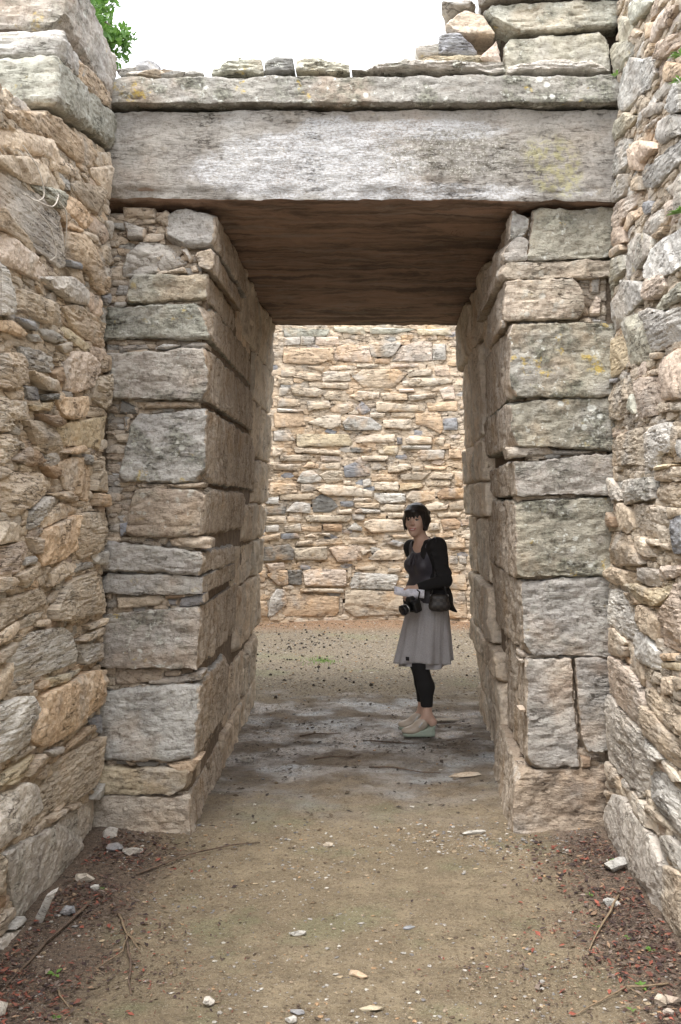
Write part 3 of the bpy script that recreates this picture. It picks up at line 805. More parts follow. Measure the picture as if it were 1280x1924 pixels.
JLP = '''t -1248,3069 -1092,3067 -1097,3020 -1160,3015 -1248,3015
g -1253,2996 -1141,2962 -1146,2913 -1228,2913
t -1097,3010 -1043,3059 -994,3015 -1048,2974
o -1136,2984 -1087,2979 -1082,2952 -1116,2908 -1131,2947
g -1263,2747 -1243,2835 -1175,2898 -1082,2898 -1014,2864 -929,2791 -1033,2757 -1180,2723 -1258,2728
w -973,2859 -941,2869 -907,2815 -926,2796
t -1082,2742 -951,2772 -936,2747 -1072,2733
c -921,2776 -892,2786 -882,2752 -916,2752
g -1282,2386 -1146,2396 -1116,2372 -1277,2352
g -1097,2372 -1048,2396 -965,2386 -1033,2367
w -965,2386 -912,2406 -843,2401 -843,2377 -907,2377
t -1194,2109 -877,2118 -873,2079 -1160,2079
d -1263,2123 -1199,2094 -1180,2079 -1185,2050 -1277,2055
c -1189,1704 -1043,1709 -1038,1684 -1053,1670 -1165,1689
c -1038,1704 -851,1714 -858,1689 -955,1682
g -1150,1433 -1131,1443 -1102,1426 -1141,1424
t -1097,1411 -1072,1446 -1024,1446 -1048,1407
c -1029,1436 -985,1450 -863,1450 -819,1436 -819,1392 -912,1392 -1014,1402
b -1277,1509 -1228,1516 -1221,1470 -1272,1446
g -1287,1548 -1248,1553 -1248,1519 -1272,1514
d -1253,2040 -1221,2035 -1228,1962 -1243,1962
t -1284,1153 -1066,1163 -1045,1137 -1079,1106 -1284,1090
n -1045,1163 -949,1171 -949,1148 -1045,1142
b -1040,1137 -988,1137 -988,1106 -1035,1111
b -975,1145 -858,1168 -853,1119 -936,1093 -983,1101
k -1295,807 -1053,789 -1066,729 -1295,716
g -1144,742 -863,781 -868,742 -988,716 -1131,716
c -1165,726 -1118,716 -1123,685 -1160,685
t -1110,706 -1045,706 -1045,685 -1102,685
d -1222,342 -1066,336 -1092,300 -1183,310
o -1040,331 -863,365 -910,287 -988,295'''
JRB = '''g .4 6.3 22 653,3040 762,3051 736,2923 645,2910
g .45 6.3 18 611,2910 744,2926 731,2801 606,2793
e .8 6.3 14 764,3048 1108,3061 1102,2819 731,2804
t .3 6.4 12 593,2778 1095,2806 993,2723 582,2710
c .45 6.2 26 619,2700 993,2710 1024,2520 608,2500
e 1 6.55 24 637,2484 1087,2497 1092,2141 645,2130
e .9 6.7 24 645,2115 1095,2123 1084,1873 650,1891
g .55 6.6 18 658,1813 1071,1855 1071,1657 671,1652
e .95 6.8 22 671,1621 1074,1642 1082,1270 676,1246
g .35 6.7 26 689,1231 1082,1257 1048,856 718,864
g .2 6.36 26 723,843 952,849 988,326 733,318
g .15 5.9 22 959,849 1048,843 1045,391 998,399
k .05 6.5 22 681,303 1082,310 1092,-51 645,-51'''
JRP = '''g 1045,2731 1097,2731 1095,2645 1045,2643
p 1040,2562 1071,2635 1100,2614 1095,2536 1045,2536
t 624,1889 832,1896 884,1860 637,1829
g 858,1873 1079,1873 1066,1847 871,1855
c 676,1655 897,1655 905,1629 689,1618
g 858,2159 1092,2154 1092,2120 858,2120
d 926,378 988,383 993,316 936,310
n 993,373 1048,365 1045,313 998,310
c 603,2515 640,2510 634,2479 606,2479'''
UP = '''e .7 616,3914 1149,3940 1149,3696 624,3706
e .8 502,4075 1191,4101 1191,3956 593,3924
g .5 481,4265 1196,4278 1196,4106 494,4091
c .3 317,4008 499,4080 593,3919 359,3930
g .3 302,4096 510,4112 499,4067 333,4060
p .2 484,3867 588,3898 614,3753 494,3800'''
SL = '''e -811,3675 -801,3698 -775,3706 -757,3724 -702,3740 -671,3755 -629,3745 -598,3753 -562,3740 -556,3677
d -551,3677 -549,3735 -520,3740 -497,3755 -455,3748 -411,3748 -406,3680
e -400,3680 -395,3735 -354,3748 -291,3758 -260,3745 -203,3742 -182,3727 -140,3719 -138,3677
g -130,3688 -52,3696 -26,3716 78,3724 122,3742 234,3735 364,3742 494,3729 608,3737 624,3688
g 629,3690 645,3722 754,3732 910,3745 962,3732 1040,3740 1139,3688'''
LS = '''g 182,3862 296,3885 317,3828 250,3807 200,3818
b 286,3826 302,3914 411,3930 494,3846 489,3818
y 192,3784 234,3815 507,3828 577,3802 416,3779 234,3750
e 250,3748 598,3800 614,3748 442,3737'''
# ================================================================== masonry
ML = (-1.339, .0170); MR = (1.092, .0138); CX, CY, CR = -.10, 11.75, 3.15; YF = 5.2
def fr_left(u, v, w):  return np.stack([ML[0]+ML[1]*v+w, u, v], 1), np.tile(np.array([[1., 0, 0]]), (len(u), 1))
def fr_right(u, v, w): return np.stack([MR[0]+MR[1]*v-w, u, v], 1), np.tile(np.array([[-1., 0, 0]]), (len(u), 1))
def fr_front(u, v, w): return np.stack([u, YF-w, v], 1), np.tile(np.array([[0., -1, 0]]), (len(u), 1))
def fr_back(u, v, w):
    a = u/CR; return np.stack([CX+(CR-w)*np.sin(a), CY+(CR-w)*np.cos(a), v], 1), np.stack([-np.sin(a), -np.cos(a), 0*a], 1)
def XL(y, z): f = (y-5.2)/3.4; return -.905+z/3.06*.112+f*(-.095+z/3.06*.083)
def XR(y, z): f = (y-5.2)/3.4; return .689-z/3.06*.078+f*(.106-z/3.06*.078)

# stone whose outer face is weathered grey and whose dressed reveal is brown
def jamb_extra(t, p, col):
    oi = t.n('ObjectInfo'); ge = t.n('NewGeometry'); nz = t.n('SeparateXYZ'); t.t.links.new(ge.outputs['Normal'], nz.inputs[0])
    wob = t.math('MULTIPLY', t.math('SUBTRACT', t.noise(p, 7, 4), .5), .7)
    side = t.ramp(t.math('ADD', t.math('ABSOLUTE', nz.outputs[0]), wob), .55, .8)
    st = t.noise(t.vmul(p, (8, 8, 1.0)), 1.7, 6, .62, .2); s2 = t.noise(t.vmul(p, (22, 22, 2.2)), 1.6, 4, .6)
    c = t.mix(t.ramp(st, .33, .66), (.40, .325, .25), (.62, .545, .46)); c = t.mix(t.ramp(s2, .52, .66, 0, .6), c, (.56, .53, .49))
    c = t.mix(t.ramp(s2, .46, .34, 0, .6), c, (.29, .225, .17)); c = t.mix(t.ramp(t.noise(p, 3, 3), .52, .66, 0, .4), c, (.48, .34, .21))
    c = t.mix(t.ramp(t.noise(p, 60, 5, .75), .36, .48, .6, 0), c, (.15, .11, .085))
    return t.mix(side, col, c)
M_JAMB = stone_material('jamb_stone', crk_lo=.52, bed=2.4, stain=.3, pit=.65, extra=jamb_extra, bstr=1.0, bdist=.016)

def wall_of(polys, frame, B, s, packed, amps, rb=(.003, .008), seed0=0, prot=(-.012, .018), chip_s=.008, chip_back=.0, depth=.1, ext=None, tone_pool='ttccoopgg'):
    for i, (k, p) in enumerate(polys):
        pl = rnd.random() < (.4 if k in 'opgw' else .25); ax_ = amps(k); am_ = (ax_[0], ax_[1]*(rnd.uniform(.1, .4) if pl else rnd.uniform(.5, 1.2)), ax_[2]*(1.5 if pl else 1)); mt_ = M_PLAIN if pl and chip_back == 0 else None
        sd = seed0+i+rnd.random()
        c = p.mean(0)
        add_poly_stone(B, p, frame, sd, s, rnd.uniform(*prot), depth, rnd.uniform(*rb), rnd.uniform(.0, .012), (rnd.uniform(-.05, .05), rnd.uniform(-.03, .15)), am_, .0045,
                       dict(**({'mat': mt_} if mt_ else {}), color=tone(k, rnd.choice([0, 0, .12, .3])*(1.5 if k in 'eg' else .6)), rank=10+abs(area(p))), shrink=-.012)
    for j, (h, a) in enumerate(packed):
        k = rnd.choice(tone_pool); c = h.mean(0); vis = ext is None or ext(c)
        add_poly_stone(B, h, frame, seed0+500+j+rnd.random(), chip_s if vis else .02, (rnd.uniform(-.034, -.010) if a < .006 else rnd.uniform(-.020, .0))-chip_back, depth, rnd.uniform(.002, .006), rnd.uniform(.0, .008),
                       (rnd.uniform(-.12, .12), rnd.uniform(-.12, .12)), amps(k), .006, dict(color=tone(k, 0, .16), rank=a if vis else a*1e-4), shrink=.015)

lw = [q for q in parse(LW)]; rw = parse(RW); bw = parse(BW)
# ---- left wall of the entrance passage
def ltop(u): return 3.06+.1*(u-3.6) if u < 4.22 else (3.16+.16*(u-4.2))
left_wall = thing('passage_wall', 'rough rubble wall topped by large blocks, on the side of the leafy tree', 'wall', (-1.6, 4, 0), None, 'thing')
Lp = pack([p for k, p in lw], 3.55, 5.19, lambda u: -.12, ltop, .012, lambda u, v: .085, 3.8, 2)
Lx = pack([], 2.2, 3.6, lambda u: -.12, lambda u: 3.02, .02, lambda u, v: .3, 2.2, 4)
AMP_W = lambda k: (.005, .007, .006) if k in 'opn' else (.003, .011, .0035)
B = Batch()
wall_of(lw, fr_left, B, .0078, Lp, AMP_W, seed0=10)
wall_of([], fr_left, B, .02, Lx, AMP_W, seed0=900, ext=lambda c: False)
# the big blocks along the top
for nm, c8, k, li, r in (
    ('block', np.array([[[(-2.2, 4.36, 3.54), (-2.2, 4.34, 3.86)], [(-2.2, 5.24, 3.54), (-2.2, 5.24, 3.80)]], [[(-1.275, 4.33, 3.535), (-1.25, 4.35, 3.85)], [(-1.268, 5.19, 3.55), (-1.272, 5.19, 3.79)]]], float), 'g', .6, .03),
    ('block', np.array([[[(-1.95, 4.3, 3.41), (-1.95, 4.3, 3.52)], [(-1.95, 4.95, 3.43), (-1.95, 4.95, 3.53)]], [[(-1.265, 4.27, 3.40), (-1.255, 4.28, 3.515)], [(-1.29, 4.8, 3.46), (-1.29, 4.8, 3.53)]]], float), 'g', .4, .025),
    ('block', np.array([[[(-2.1, 4.25, 3.2), (-2.1, 4.2, 3.36)], [(-2.1, 5.2, 3.3), (-2.1, 5.2, 3.5)]], [[(-1.262, 4.2, 3.185), (-1.27, 4.24, 3.40)], [(-1.265, 5.19, 3.335), (-1.268, 5.19, 3.51)]]], float), 'e', .55, .035)):
    add_block(B, c8, rnd.random()*90, (.014, .012, .01), r, (.012, .006, .006), dict(color=tone(k, li), rank=50, name=nm, mat=M_ASHLAR))
B.run(12); emit(B, left_wall, 'stone', M_STONE)
solid_box('earth_core', -1.95, -1.405, 1.6, 5.3, -.3, 3.0, M_EARTH, left_wall)
solid_box('earth_core', -1.95, -1.36, 4.35, 5.6, 3.0, 3.72, M_EARTH, left_wall)

# ---- right wall
right_wall = thing('passage_wall', 'taller pale rubble wall facing the woman\'s back, with green tufts in its joints', 'wall', (1.6, 4, 0), None, 'thing')
Rp = pack([p for k, p in rw], 3.75, 5.19, lambda u: -.12, lambda u: 4.35, .012, lambda u, v: .08, 3.6, 3)
Rx = pack([], 2.2, 3.76, lambda u: -.12, lambda u: 4.3, .02, lambda u, v: .3, 2.2, 6)
B = Batch(); AMP_R = lambda k: (.003, .008, .0035)
wall_of(rw, fr_right, B, .0078, Rp, AMP_R, seed0=2000, prot=(-.008, .012), tone_pool='cctppgwwo')
wall_of([], fr_right, B, .02, Rx, AMP_R, seed0=2900, ext=lambda c: False)
for i, (o, n, f, meta) in enumerate(B.items): B.items[i] = (o, n, [g[:, ::-1] for g in f], meta)
B.run(12); emit(B, right_wall, 'stone', M_STONE)
solid_box('earth_core', 1.19, 1.7, 1.6, 5.3, -.3, 2.2, M_EARTH, right_wall)
solid_box('earth_core', 1.225, 1.7, 1.6, 5.3, 2.2, 4.3, M_EARTH, right_wall)

# ---- the two door jambs: corner blocks reach back into the doorway, a second row closes it
def blocks(txt, side):
    out = []
    for ln in txt.strip().split('\n'):
        p = ln.split(); k, li, yb, r = p[0], float(p[1]), float(p[2]), float(p[3])/1700
        q = [tuple(int(a)/1000 for a in s.split(',')) for s in p[4:]]; out.append((k, li, yb, r, q))
    return out
for side, nm, TB, TP, label in ((-1, 'door_jamb', JLB, JLP, 'grey door jamb of stacked blocks on the side of the leafy tree'), (1, 'door_jamb', JRB, JRP, 'greenish lichened door jamb of stacked blocks behind the woman')):
    jamb = thing(nm, label, 'door jamb', (side*1.1, 6.5, 0), None, 'thing')
    B = Batch(); X = XL if side < 0 else XR
    for k, li, yb, r, ((tlx, tlz), (trx, trz), (brx, brz), (blx, blz)) in blocks(TB, side):
        y0 = YF+rnd.uniform(-.012, .015)
        if side < 0 and tlx < -1.24: tlx = blx = -1.42
        if side > 0 and trx > 1.03: trx = brx = 1.24
        c = np.zeros((2, 2, 2, 3)); zt, zb = (trz, brz) if side < 0 else (tlz, blz)
        reach = trx > -1.0 if side < 0 else tlx < .8
        gp_ = .005; c[0, 0, 1] = (tlx, y0, tlz+gp_); c[1, 0, 1] = (trx, y0, trz+gp_); c[1, 0, 0] = (brx, y0, brz-gp_); c[0, 0, 0] = (blx, y0, blz-gp_)
        yb2 = yb if reach else 5.7
        for i in (0, 1):
            for kk in (0, 1):
                x, _, z = c[i, 0, kk]
                if (i == 1) == (side < 0): x = x+X(yb2, z)-X(YF, z)+rnd.uniform(-.012, .012)
                c[i, 1, kk] = (x, yb2-.012, z+rnd.uniform(-.012, .012))
        add_block(B, c, rnd.random()*200, (.0105, .02, .0105), r, (.013, .007, .007), dict(color=tuple(x*.86 for x in tone(k, li, .06)[:3])+(li,), rank=40, mat=M_JAMB), skip=((1, 1),))
    for k, p in parse(TP):
        add_poly_stone(B, p, fr_front, rnd.random()*300, .0075, rnd.uniform(-.05, -.01), .16, .014, .012, (rnd.uniform(-.1, .1), rnd.uniform(-.1, .1)), (.014, .016, .004), .006, dict(color=tone(k, .1), rank=20))
    fp = [np.array(q[4]) for q in blocks(TB, side)]+[p for k, p in parse(TP)]
    for h, a in pack(fp, -1.34 if side < 0 else .66, -.87 if side < 0 else 1.13, lambda u: -.05, lambda u: 3.05, .009, lambda u, v: .06, 2.6, 40+side):
        if (h[:, 0].max() > XL(5.2, h[:, 1].mean())-.02) if side < 0 else (h[:, 0].min() < XR(5.2, h[:, 1].mean())+.02): continue
        add_poly_stone(B, h, fr_front, rnd.random()*300, .008, rnd.uniform(-.075, -.035), .1, .006, .006, (rnd.uniform(-.15, .15), rnd.uniform(-.15, .15)), (.01, .01, .005), .005, dict(color=tone(rnd.choice('ctgtck')), rank=1+a))
    if side < 0:
        rows = [(2.66, 3.055, 6.5, 7.6), (2.325, 2.645, 7.2, 0), (1.945, 2.31, 7.2, 0), (1.625, 1.93, 7.5, 0), (1.36, 1.61, 6.98, 7.9), (1.08, 1.335, 6.5, 7.75), (.63, 1.06, 6.85, 0), (.215, .57, 6.5, 7.7), (-.1, .2, 6.45, 0)]
        extra = [(2.60, 2.85, 6.33, 7.2), (1.95, 2.08, 6.4, 7.4)]
    else:
        rows = [(2.68, 3.05, 6.3, 7.4), (2.04, 2.665, 6.75, 7.7), (1.77, 2.025, 6.7, 7.6), (1.53, 1.755, 6.62, 0), (1.10, 1.515, 6.8, 7.8), (.72, 1.085, 6.7, 0), (.53, .705, 6.4, 7.3), (.2, .52, 6.36, 7.5), (-.1, .19, 6.5, 7.6)]
        extra = [(2.50, 2.73, 6.2, 6.75)]
    for z0, z1, ya, ym in rows+extra:
        ye = 8.62 if (z0, z1, ya, ym) in rows else ym
        cuts = [ya]+([ym] if ym and ye != ym else [])+[ye]
        for a, b in zip(cuts[:-1], cuts[1:]):
            j = rnd.uniform(-.03, .02)*(1 if (z0, z1, ya, ym) in rows else 0)-(0 if (z0, z1, ya, ym) in rows else .03)
            c = np.zeros((2, 2, 2, 3))
            for yy, y in ((0, a+.008), (1, b-.008)):
                for zz, z in ((0, z0-rnd.uniform(-.004, .01)), (1, z1+rnd.uniform(-.004, .01))):
                    xf = X(y, z)-side*j; xo = side*1.42
                    c[0 if side > 0 else 1, yy, zz] = (xf, y, z); c[1 if side > 0 else 0, yy, zz] = (xo, y, z)
            add_block(B, c, rnd.random()*400, (.03, .017, .014), rnd.uniform(.014, .03), (.02, .010, .004), dict(color=tone('s', .0, .1), rank=30, mat=M_PASS, name='stone'), skip=((0 if side < 0 else 0, 0 if side < 0 else 1),))
    B.run(3); emit(B, jamb, 'stone', M_JAMB)
    cv = [(side*1.8 if o_ else X(y, z)+side*(.04 if side < 0 else .085), y, z) for o_ in (1, 0) for y in (5.28, 8.5) for z in (-.2, 3.03)]
    cf = np.array([[0, 1, 3, 2], [4, 6, 7, 5], [0, 4, 5, 1], [2, 3, 7, 6], [0, 2, 6, 4], [1, 5, 7, 3]])
    child(link('rubble_core', mesh_np('rubble_core', np.array(cv, float), [cf], False), M_CORE), jamb)

# ---- lintel, the slab over it, and what lies on top
def single(name, c8, mat, color, sp, r, amp, bed, label, cat, group=None, seed=None):
    B = Batch(); add_block(B, c8, rnd.random()*100 if seed is None else seed, sp, r, amp, dict(color=color)); B.run(bed)
    P, f, meta = next(B.each())
    if name == 'lintel':
        e = smooth(3.16, 3.09, P[:, 2])*smooth(5.32, 5.2, P[:, 1]); Q = np.c_[P[:, 0]*3.2, P[:, 1]*2, 0*P[:, 0]+.5]; nb = np.clip(fbm(Q, 4, .6)+.12, 0, 1); P[:, 2] += e*.024*nb; P[:, 1] += e*.03*nb
    c = P.mean(0); me = mesh_np(name, P-c, f, True, 38)
    return tag(link(name, me, mat, color=color, loc=c), label, cat, group)
c8 = np.array([[[(-1.42, 5.15, 3.075), (-1.42, 5.17, 3.515)], [(-1.5, 8.64, 3.06), (-1.5, 8.64, 3.5)]], [[(1.22, 5.15, 3.068), (1.22, 5.17, 3.53)], [(1.4, 8.64, 3.06), (1.4, 8.64, 3.52)]]], float)
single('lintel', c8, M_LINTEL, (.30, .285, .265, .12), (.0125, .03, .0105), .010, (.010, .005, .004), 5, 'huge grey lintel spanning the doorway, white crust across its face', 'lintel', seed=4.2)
c8 = np.array([[[(-1.4, 5.12, 3.535), (-1.4, 5.13, 3.668)], [(-1.4, 6.3, 3.53), (-1.4, 6.3, 3.66)]], [[(1.25, 5.12, 3.54), (1.25, 5.14, 3.685)], [(1.3, 6.3, 3.53), (1.3, 6.3, 3.68)]]], float)
single('cap_slab', c8, M_ASHLAR, (.33, .32, .295, .95), (.0125, .03, .0085), .014, (.012, .006, .005), 6, 'long thin slab laid over the lintel, spotted with pale lichen', 'slab', seed=8.8)
solid_box('earth_fill', -1.9, 1.7, 6.2, 9.0, 3.49, 3.6, M_EARTH)['kind'] = 'structure'
SLAB_L = ['thin flaking slab, first and outermost of the row along the ledge over the door', 'dark short slab, second in the row on the ledge over the door', 'grey slab with a rounded back, third in the row on the ledge over the door', 'long low slab in the row on the ledge, below the loose rocks', 'low slab at the ledge\'s end under the upper masonry']
for (k, p), lab in zip(parse(SL), SLAB_L):
    p = p+np.array([0, .022]); B = Batch(); add_poly_stone(B, p, lambda u, v, w: fr_front(u, v, w+.03), rnd.random()*90, .007, .02, .4, .012, .01, (0, 0), (.012, .016, .004), .009, dict(color=tone(k, .8))); B.run(10)
    P, f, meta = next(B.each()); c = P.mean(0)
    tag(link('loose_slab', mesh_np('loose_slab', P-c, f, True, 38), M_STONE, color=meta['color'], loc=c), lab, 'slab', 'slabs lying along the ledge over the door')
LOOSE_L = ['small grey rock with orange lichen at the tip of the pile over the door', 'angular blue-grey rock standing on the pile over the door', 'flat yellowish slab lying under the angular rock over the door', 'flat grey-green slab at the bottom of the pile over the door']
for (k, p), lab, dp in zip(parse(LS), LOOSE_L, (.12, .2, .3, .35)):
    B = Batch(); add_poly_stone(B, p, lambda u, v, w: fr_front(u, v, w-.06), rnd.random()*90, .007, .02, dp, .012, .02, (rnd.uniform(-.2, .2), .1), (.014, .014, .004), .007, dict(color=tone(k, .6 if k != 'b' else .2))); B.run(10)
    P, f, meta = next(B.each()); c = P.mean(0)
    tag(link('loose_rock', mesh_np('loose_rock', P-c, f, True, 30), M_STONE, color=meta['color'], loc=c), lab, 'rock', 'rocks piled over the door')
upper = thing('upper_masonry', 'broken stub of lichened masonry standing on the slab beside the taller wall', 'masonry', (1, 5.4, 3.6), None, 'thing')
B = Batch()
for ln in UP.strip().split('\n'):
    p = ln.split(); q = [tuple(int(a)/1000 for a in s.split(',')) for s in p[2:]]; y0 = 5.22+rnd.uniform(-.02, .03); y1 = y0+.55
    c = np.array([[[(q[3][0], y0, q[3][1]), (q[0][0], y0+.01, q[0][1])], [(q[3][0]+.05, y1, q[3][1]), (q[0][0]+.08, y1, q[0][1])]], [[(q[2][0], y0, q[2][1]), (q[1][0], y0+.01, q[1][1])], [(q[2][0], y1, q[2][1]), (q[1][0], y1, q[1][1])]]], float)
    add_block(B, c, rnd.random()*70, (.0105, .025, .0095), .02, (.013, .007, .006), dict(color=tone(p[0], float(p[1])), rank=5))
B.run(6); emit(B, upper, 'stone', M_ASHLAR)
solid_box('earth_core', .62, 1.5, 5.35, 5.9, 3.66, 3.98, M_EARTH, upper)
solid_box('earth_core', 1.0, 1.5, 5.33, 5.9, 3.98, 4.3, M_EARTH, upper)

# ---- round chamber wall seen through the doorway
chamber = thing('chamber_wall', 'curved orange-tan rubble wall at the back, lit behind the doorway', 'wall', (CX, CY+CR, 0), None, 'thing')
B = Batch(); AMP_B = lambda k: (.006, .008, .004)
Bp = pack([p for k, p in bw], -1.66, 1.42, lambda u: -.06, lambda u: 4.42, .014, lambda u, v: .085, 2.6, 9)
wall_of(bw, fr_back, B, .0155, Bp, AMP_B, rb=(.006, .012), seed0=5000, prot=(-.004, .03), chip_s=.0155, chip_back=.006, tone_pool='ttooccpgb')
for a, b, sd in ((-4.6, -1.66, 21), (1.42, 4.4, 22)):
    Bx = pack([], a, b, lambda u: -.06, lambda u: 4.38, .03, lambda u, v: .34, 2.3, sd)
    wall_of([], fr_back, B, .04, Bx, AMP_B, rb=(.015, .03), seed0=6000+sd*100, ext=lambda c: False, tone_pool='ttoocpg')
B.run(7); emit(B, chamber, 'stone', M_BACK)
a = np.linspace(-4.75/CR, 4.55/CR, 60)
inn = np.stack([CX+(CR+.08)*np.sin(a), CY+(CR+.08)*np.cos(a)], 1); outr = np.stack([CX+(CR+.5)*np.sin(a), CY+(CR+.5)*np.cos(a)], 1); n = len(a)
V = np.concatenate([np.c_[inn, np.full(n, -.2)], np.c_[inn, np.full(n, 4.3)], np.c_[outr, np.full(n, 4.3)], np.c_[outr, np.full(n, -.2)]]); i = np.arange(n-1)
fs = [np.stack([i+k*n, i+1+k*n, i+1+(k+1)*n, i+(k+1)*n], 1) for k in range(3)]
child(link('earth_core', mesh_np('earth_core', V, [np.concatenate(fs)], False), M_EARTH), chamber)
# ================================================================== ground
def ground_h(x, y):
    x = np.asarray(x, float); y = np.asarray(y, float); P = np.stack([x, y, 0*x], 1)
    h = .018*fbm(P*1.3, 3)+.006*fbm(P*9, 2)
    sl = np.clip(1-(x+1.33)/.5, 0, 1)*(y < 5.3)*(x < 0); sr = np.clip(1-(1.1-x)/.5, 0, 1)*(y < 5.3)*(x > 0)
    h = h+.035*(sl**2+sr**2)
    pz = smooth(5.8, 6.4, y)*(1-smooth(8.6, 9.6, y))
    h = h+pz*(.006*np.abs(fbm(P*np.array([5, 9, 1])+3, 3))*2-.012)
    return h-.004
ys = [-14, -10, -7, -5, -3.5, -2, -1, 0, .6, 1.1, 1.5, 1.8, 2.05]; y = 2.25
while y < 15.1: ys.append(y); y += .0032*y+.001
xs = np.concatenate([np.arange(-3.6, -1.55, .05), np.arange(-1.55, 1.35, .0115), np.arange(1.35, 3.45, .05)])
GY, GX = np.meshgrid(np.array(ys), xs, indexing='ij'); gx, gy = GX.ravel(), GY.ravel()
far = gy < 1; Z = ground_h(gx, gy)+np.where(far, 0, .004*fbm(np.stack([gx, gy, 0*gx], 1)*38, 2)+.0022*noise(np.stack([gx, gy, 0*gx], 1)*95))
nx, ny = len(xs), len(ys); I = (np.arange(ny-1)[:, None]*nx+np.arange(nx-1)[None]).ravel()
def ground_material():
    t = NT('packed_soil'); p = t.obj(); sx = t.n('SeparateXYZ'); t.t.links.new(p, sx.inputs[0]); x, y, z = sx.outputs
    big = t.noise(p, 1.6, 5, .6); mid = t.noise(p, 7, 6, .65); fin = t.noise(p, 55, 6, .75); grit = t.noise(p, 190, 3, .7)
    c = t.mix(t.ramp(mid, .3, .7), (.20, .155, .096), (.33, .265, .172))
    c = t.mix(t.ramp(big, .45, .62, 0, .5), c, (.2, .155, .095))
    warp = t.math('MULTIPLY', t.math('SUBTRACT', t.noise(p, 2.2, 6, .65), .5), 2.6)
    def zone(v, a, b, k=1.0): return t.ramp(t.math('ADD', v, t.math('MULTIPLY', warp, k)), a, b)
    alg = t.math('MULTIPLY', t.ramp(t.noise(t.vadd(p, (4, 1, 0)), 1.9, 5, .65), .52, .66), t.math('MULTIPLY', zone(y, 6.6, 5.6, .5), .5))
    c = t.mix(alg, c, (.19, .20, .105))
    # trampled dark litter soil along the foot of both walls
    lit = t.math('MAXIMUM', zone(x, -.82, -1.12, .22), zone(x, .62, .95, .22)); lit = t.math('MULTIPLY', lit, zone(y, 5.6, 5.2, .1))
    c = t.mix(t.math('MULTIPLY', lit, .9), c, t.mix(t.ramp(fin, .35, .6), (.065, .042, .032), (.16, .11, .08)))
    # wet mud inside the doorway; its pale sky sheen is painted into the colour
    wet = t.math('MULTIPLY', zone(y, 5.0, 6.9, .45), zone(y, 9.6, 8.3, .8))
    pud_sheen = t.math('MULTIPLY', wet, t.ramp(t.noise(t.vmul(p, (1, 1.2, 1)), 2.4, 5, .6), .36, .64))
    c = t.mix(t.math('MULTIPLY', wet, .75), c, t.mix(t.ramp(mid, .35, .65), (.125, .09, .065), (.24, .19, .145)))
    c = t.mix(t.math('MULTIPLY', pud_sheen, .7), c, (.37, .37, .375))
    sky_sheen = t.math('MULTIPLY', pud_sheen, t.ramp(t.noise(t.vadd(p, (2, 5, 0)), 1.5, 3), .5, .62)); c = t.mix(t.math('MULTIPLY', sky_sheen, .6), c, (.36, .41, .45))  # bluish sky reflection put into the albedo
    # chamber floor: grey gravelly, red-brown towards its wall
    ch = zone(y, 8.7, 9.9, .5); c = t.mix(ch, c, t.mix(t.ramp(fin, .38, .6), (.10, .082, .062), (.29, .245, .18)))
    c = t.mix(t.math('MULTIPLY', ch, t.ramp(t.noise(p, 1.2, 4, .6), .54, .66, 0, .5)), c, (.2, .21, .12))
    red = zone(y, 13.3, 14.3, .25); c = t.mix(t.math('MULTIPLY', red, .85), c, t.mix(t.ramp(fin, .4, .6), (.19, .10, .05), (.32, .19, .105)))
    c = t.mix(t.ramp(fin, .38, .5, .75, 0), c, t.mix(1.0, c, (.42, .37, .33), 'MULTIPLY'))
    c = t.mix(t.math('MULTIPLY', t.ramp(grit, .58, .66), .7), c, (.5, .44, .34)); c = t.mix(t.ramp(grit, .42, .34, 0, .6), c, (.07, .055, .04))
    ro = t.ramp(pud_sheen, .1, .9, .93, .24); ro = t.math('ADD', ro, t.math('MULTIPLY', t.math('SUBTRACT', fin, .5), .5), True)
    h = t.math('ADD', t.math('MULTIPLY', fin, 1.0), t.math('ADD', t.math('MULTIPLY', grit, .35), t.math('MULTIPLY', mid, .8)))
    h = t.math('MULTIPLY', h, t.ramp(pud_sheen, .2, .9, 1, .35)); t.bump(h, 1.0, .016); return t.done(c, ro, Specular_IOR_Level=.6)
M_SOIL = ground_material()
g = link('ground', mesh_np('ground', np.stack([gx, gy, Z], 1), [np.stack([I, I+1, I+nx+1, I+nx], 1)]), M_SOIL); g['kind'] = 'structure'
# the hillside the tomb is cut into
ax = np.unique(np.concatenate([np.linspace(-150, -8, 14), np.arange(-8, 8.01, .16), np.linspace(8, 150, 14)])); ay = np.unique(np.concatenate([np.linspace(-120, -8, 12), np.arange(-8, 17.01, .16), np.linspace(17, 180, 14)]))
TY, TX = np.meshgrid(ay, ax, indexing='ij'); tx, ty = TX.ravel(), TY.ravel()
hl = 2.9+.75*smooth(3.9, 5.2, ty); hr = np.full_like(tx, 4.15)
h = np.where(tx < 0, hl, hr)-.5*smooth(5, 9, ty)*(tx > 0)
h = h+.12*fbm(np.stack([tx, ty, 0*tx], 1)*.6, 3)+.02*np.hypot(np.maximum(np.abs(tx)-8, 0), np.maximum(np.abs(ty-4)-12, 0))*.5
cut = ((tx > -1.72) & (tx < 1.5) & (ty < 9)) | (np.hypot(tx-CX, ty-CY) < 3.45)
h = np.where(ty < .5, h*smooth(-7, .5, ty)-.15*(1-smooth(-7, .5, ty)), h)
h = np.where(cut, -.4, h)
nx2 = len(ax); I = (np.arange(len(ay)-1)[:, None]*nx2+np.arange(nx2-1)[None]).ravel()
M_HILL = simple('dry_hillside', (.19, .15, .09), .95, (.12, .13, .06), 3, .8, .03)
hill = link('hillside', mesh_np('hillside', np.stack([tx, ty, h], 1), [np.stack([I, I+1, I+nx2+1, I+nx2], 1)]), M_HILL); hill['kind'] = 'structure'

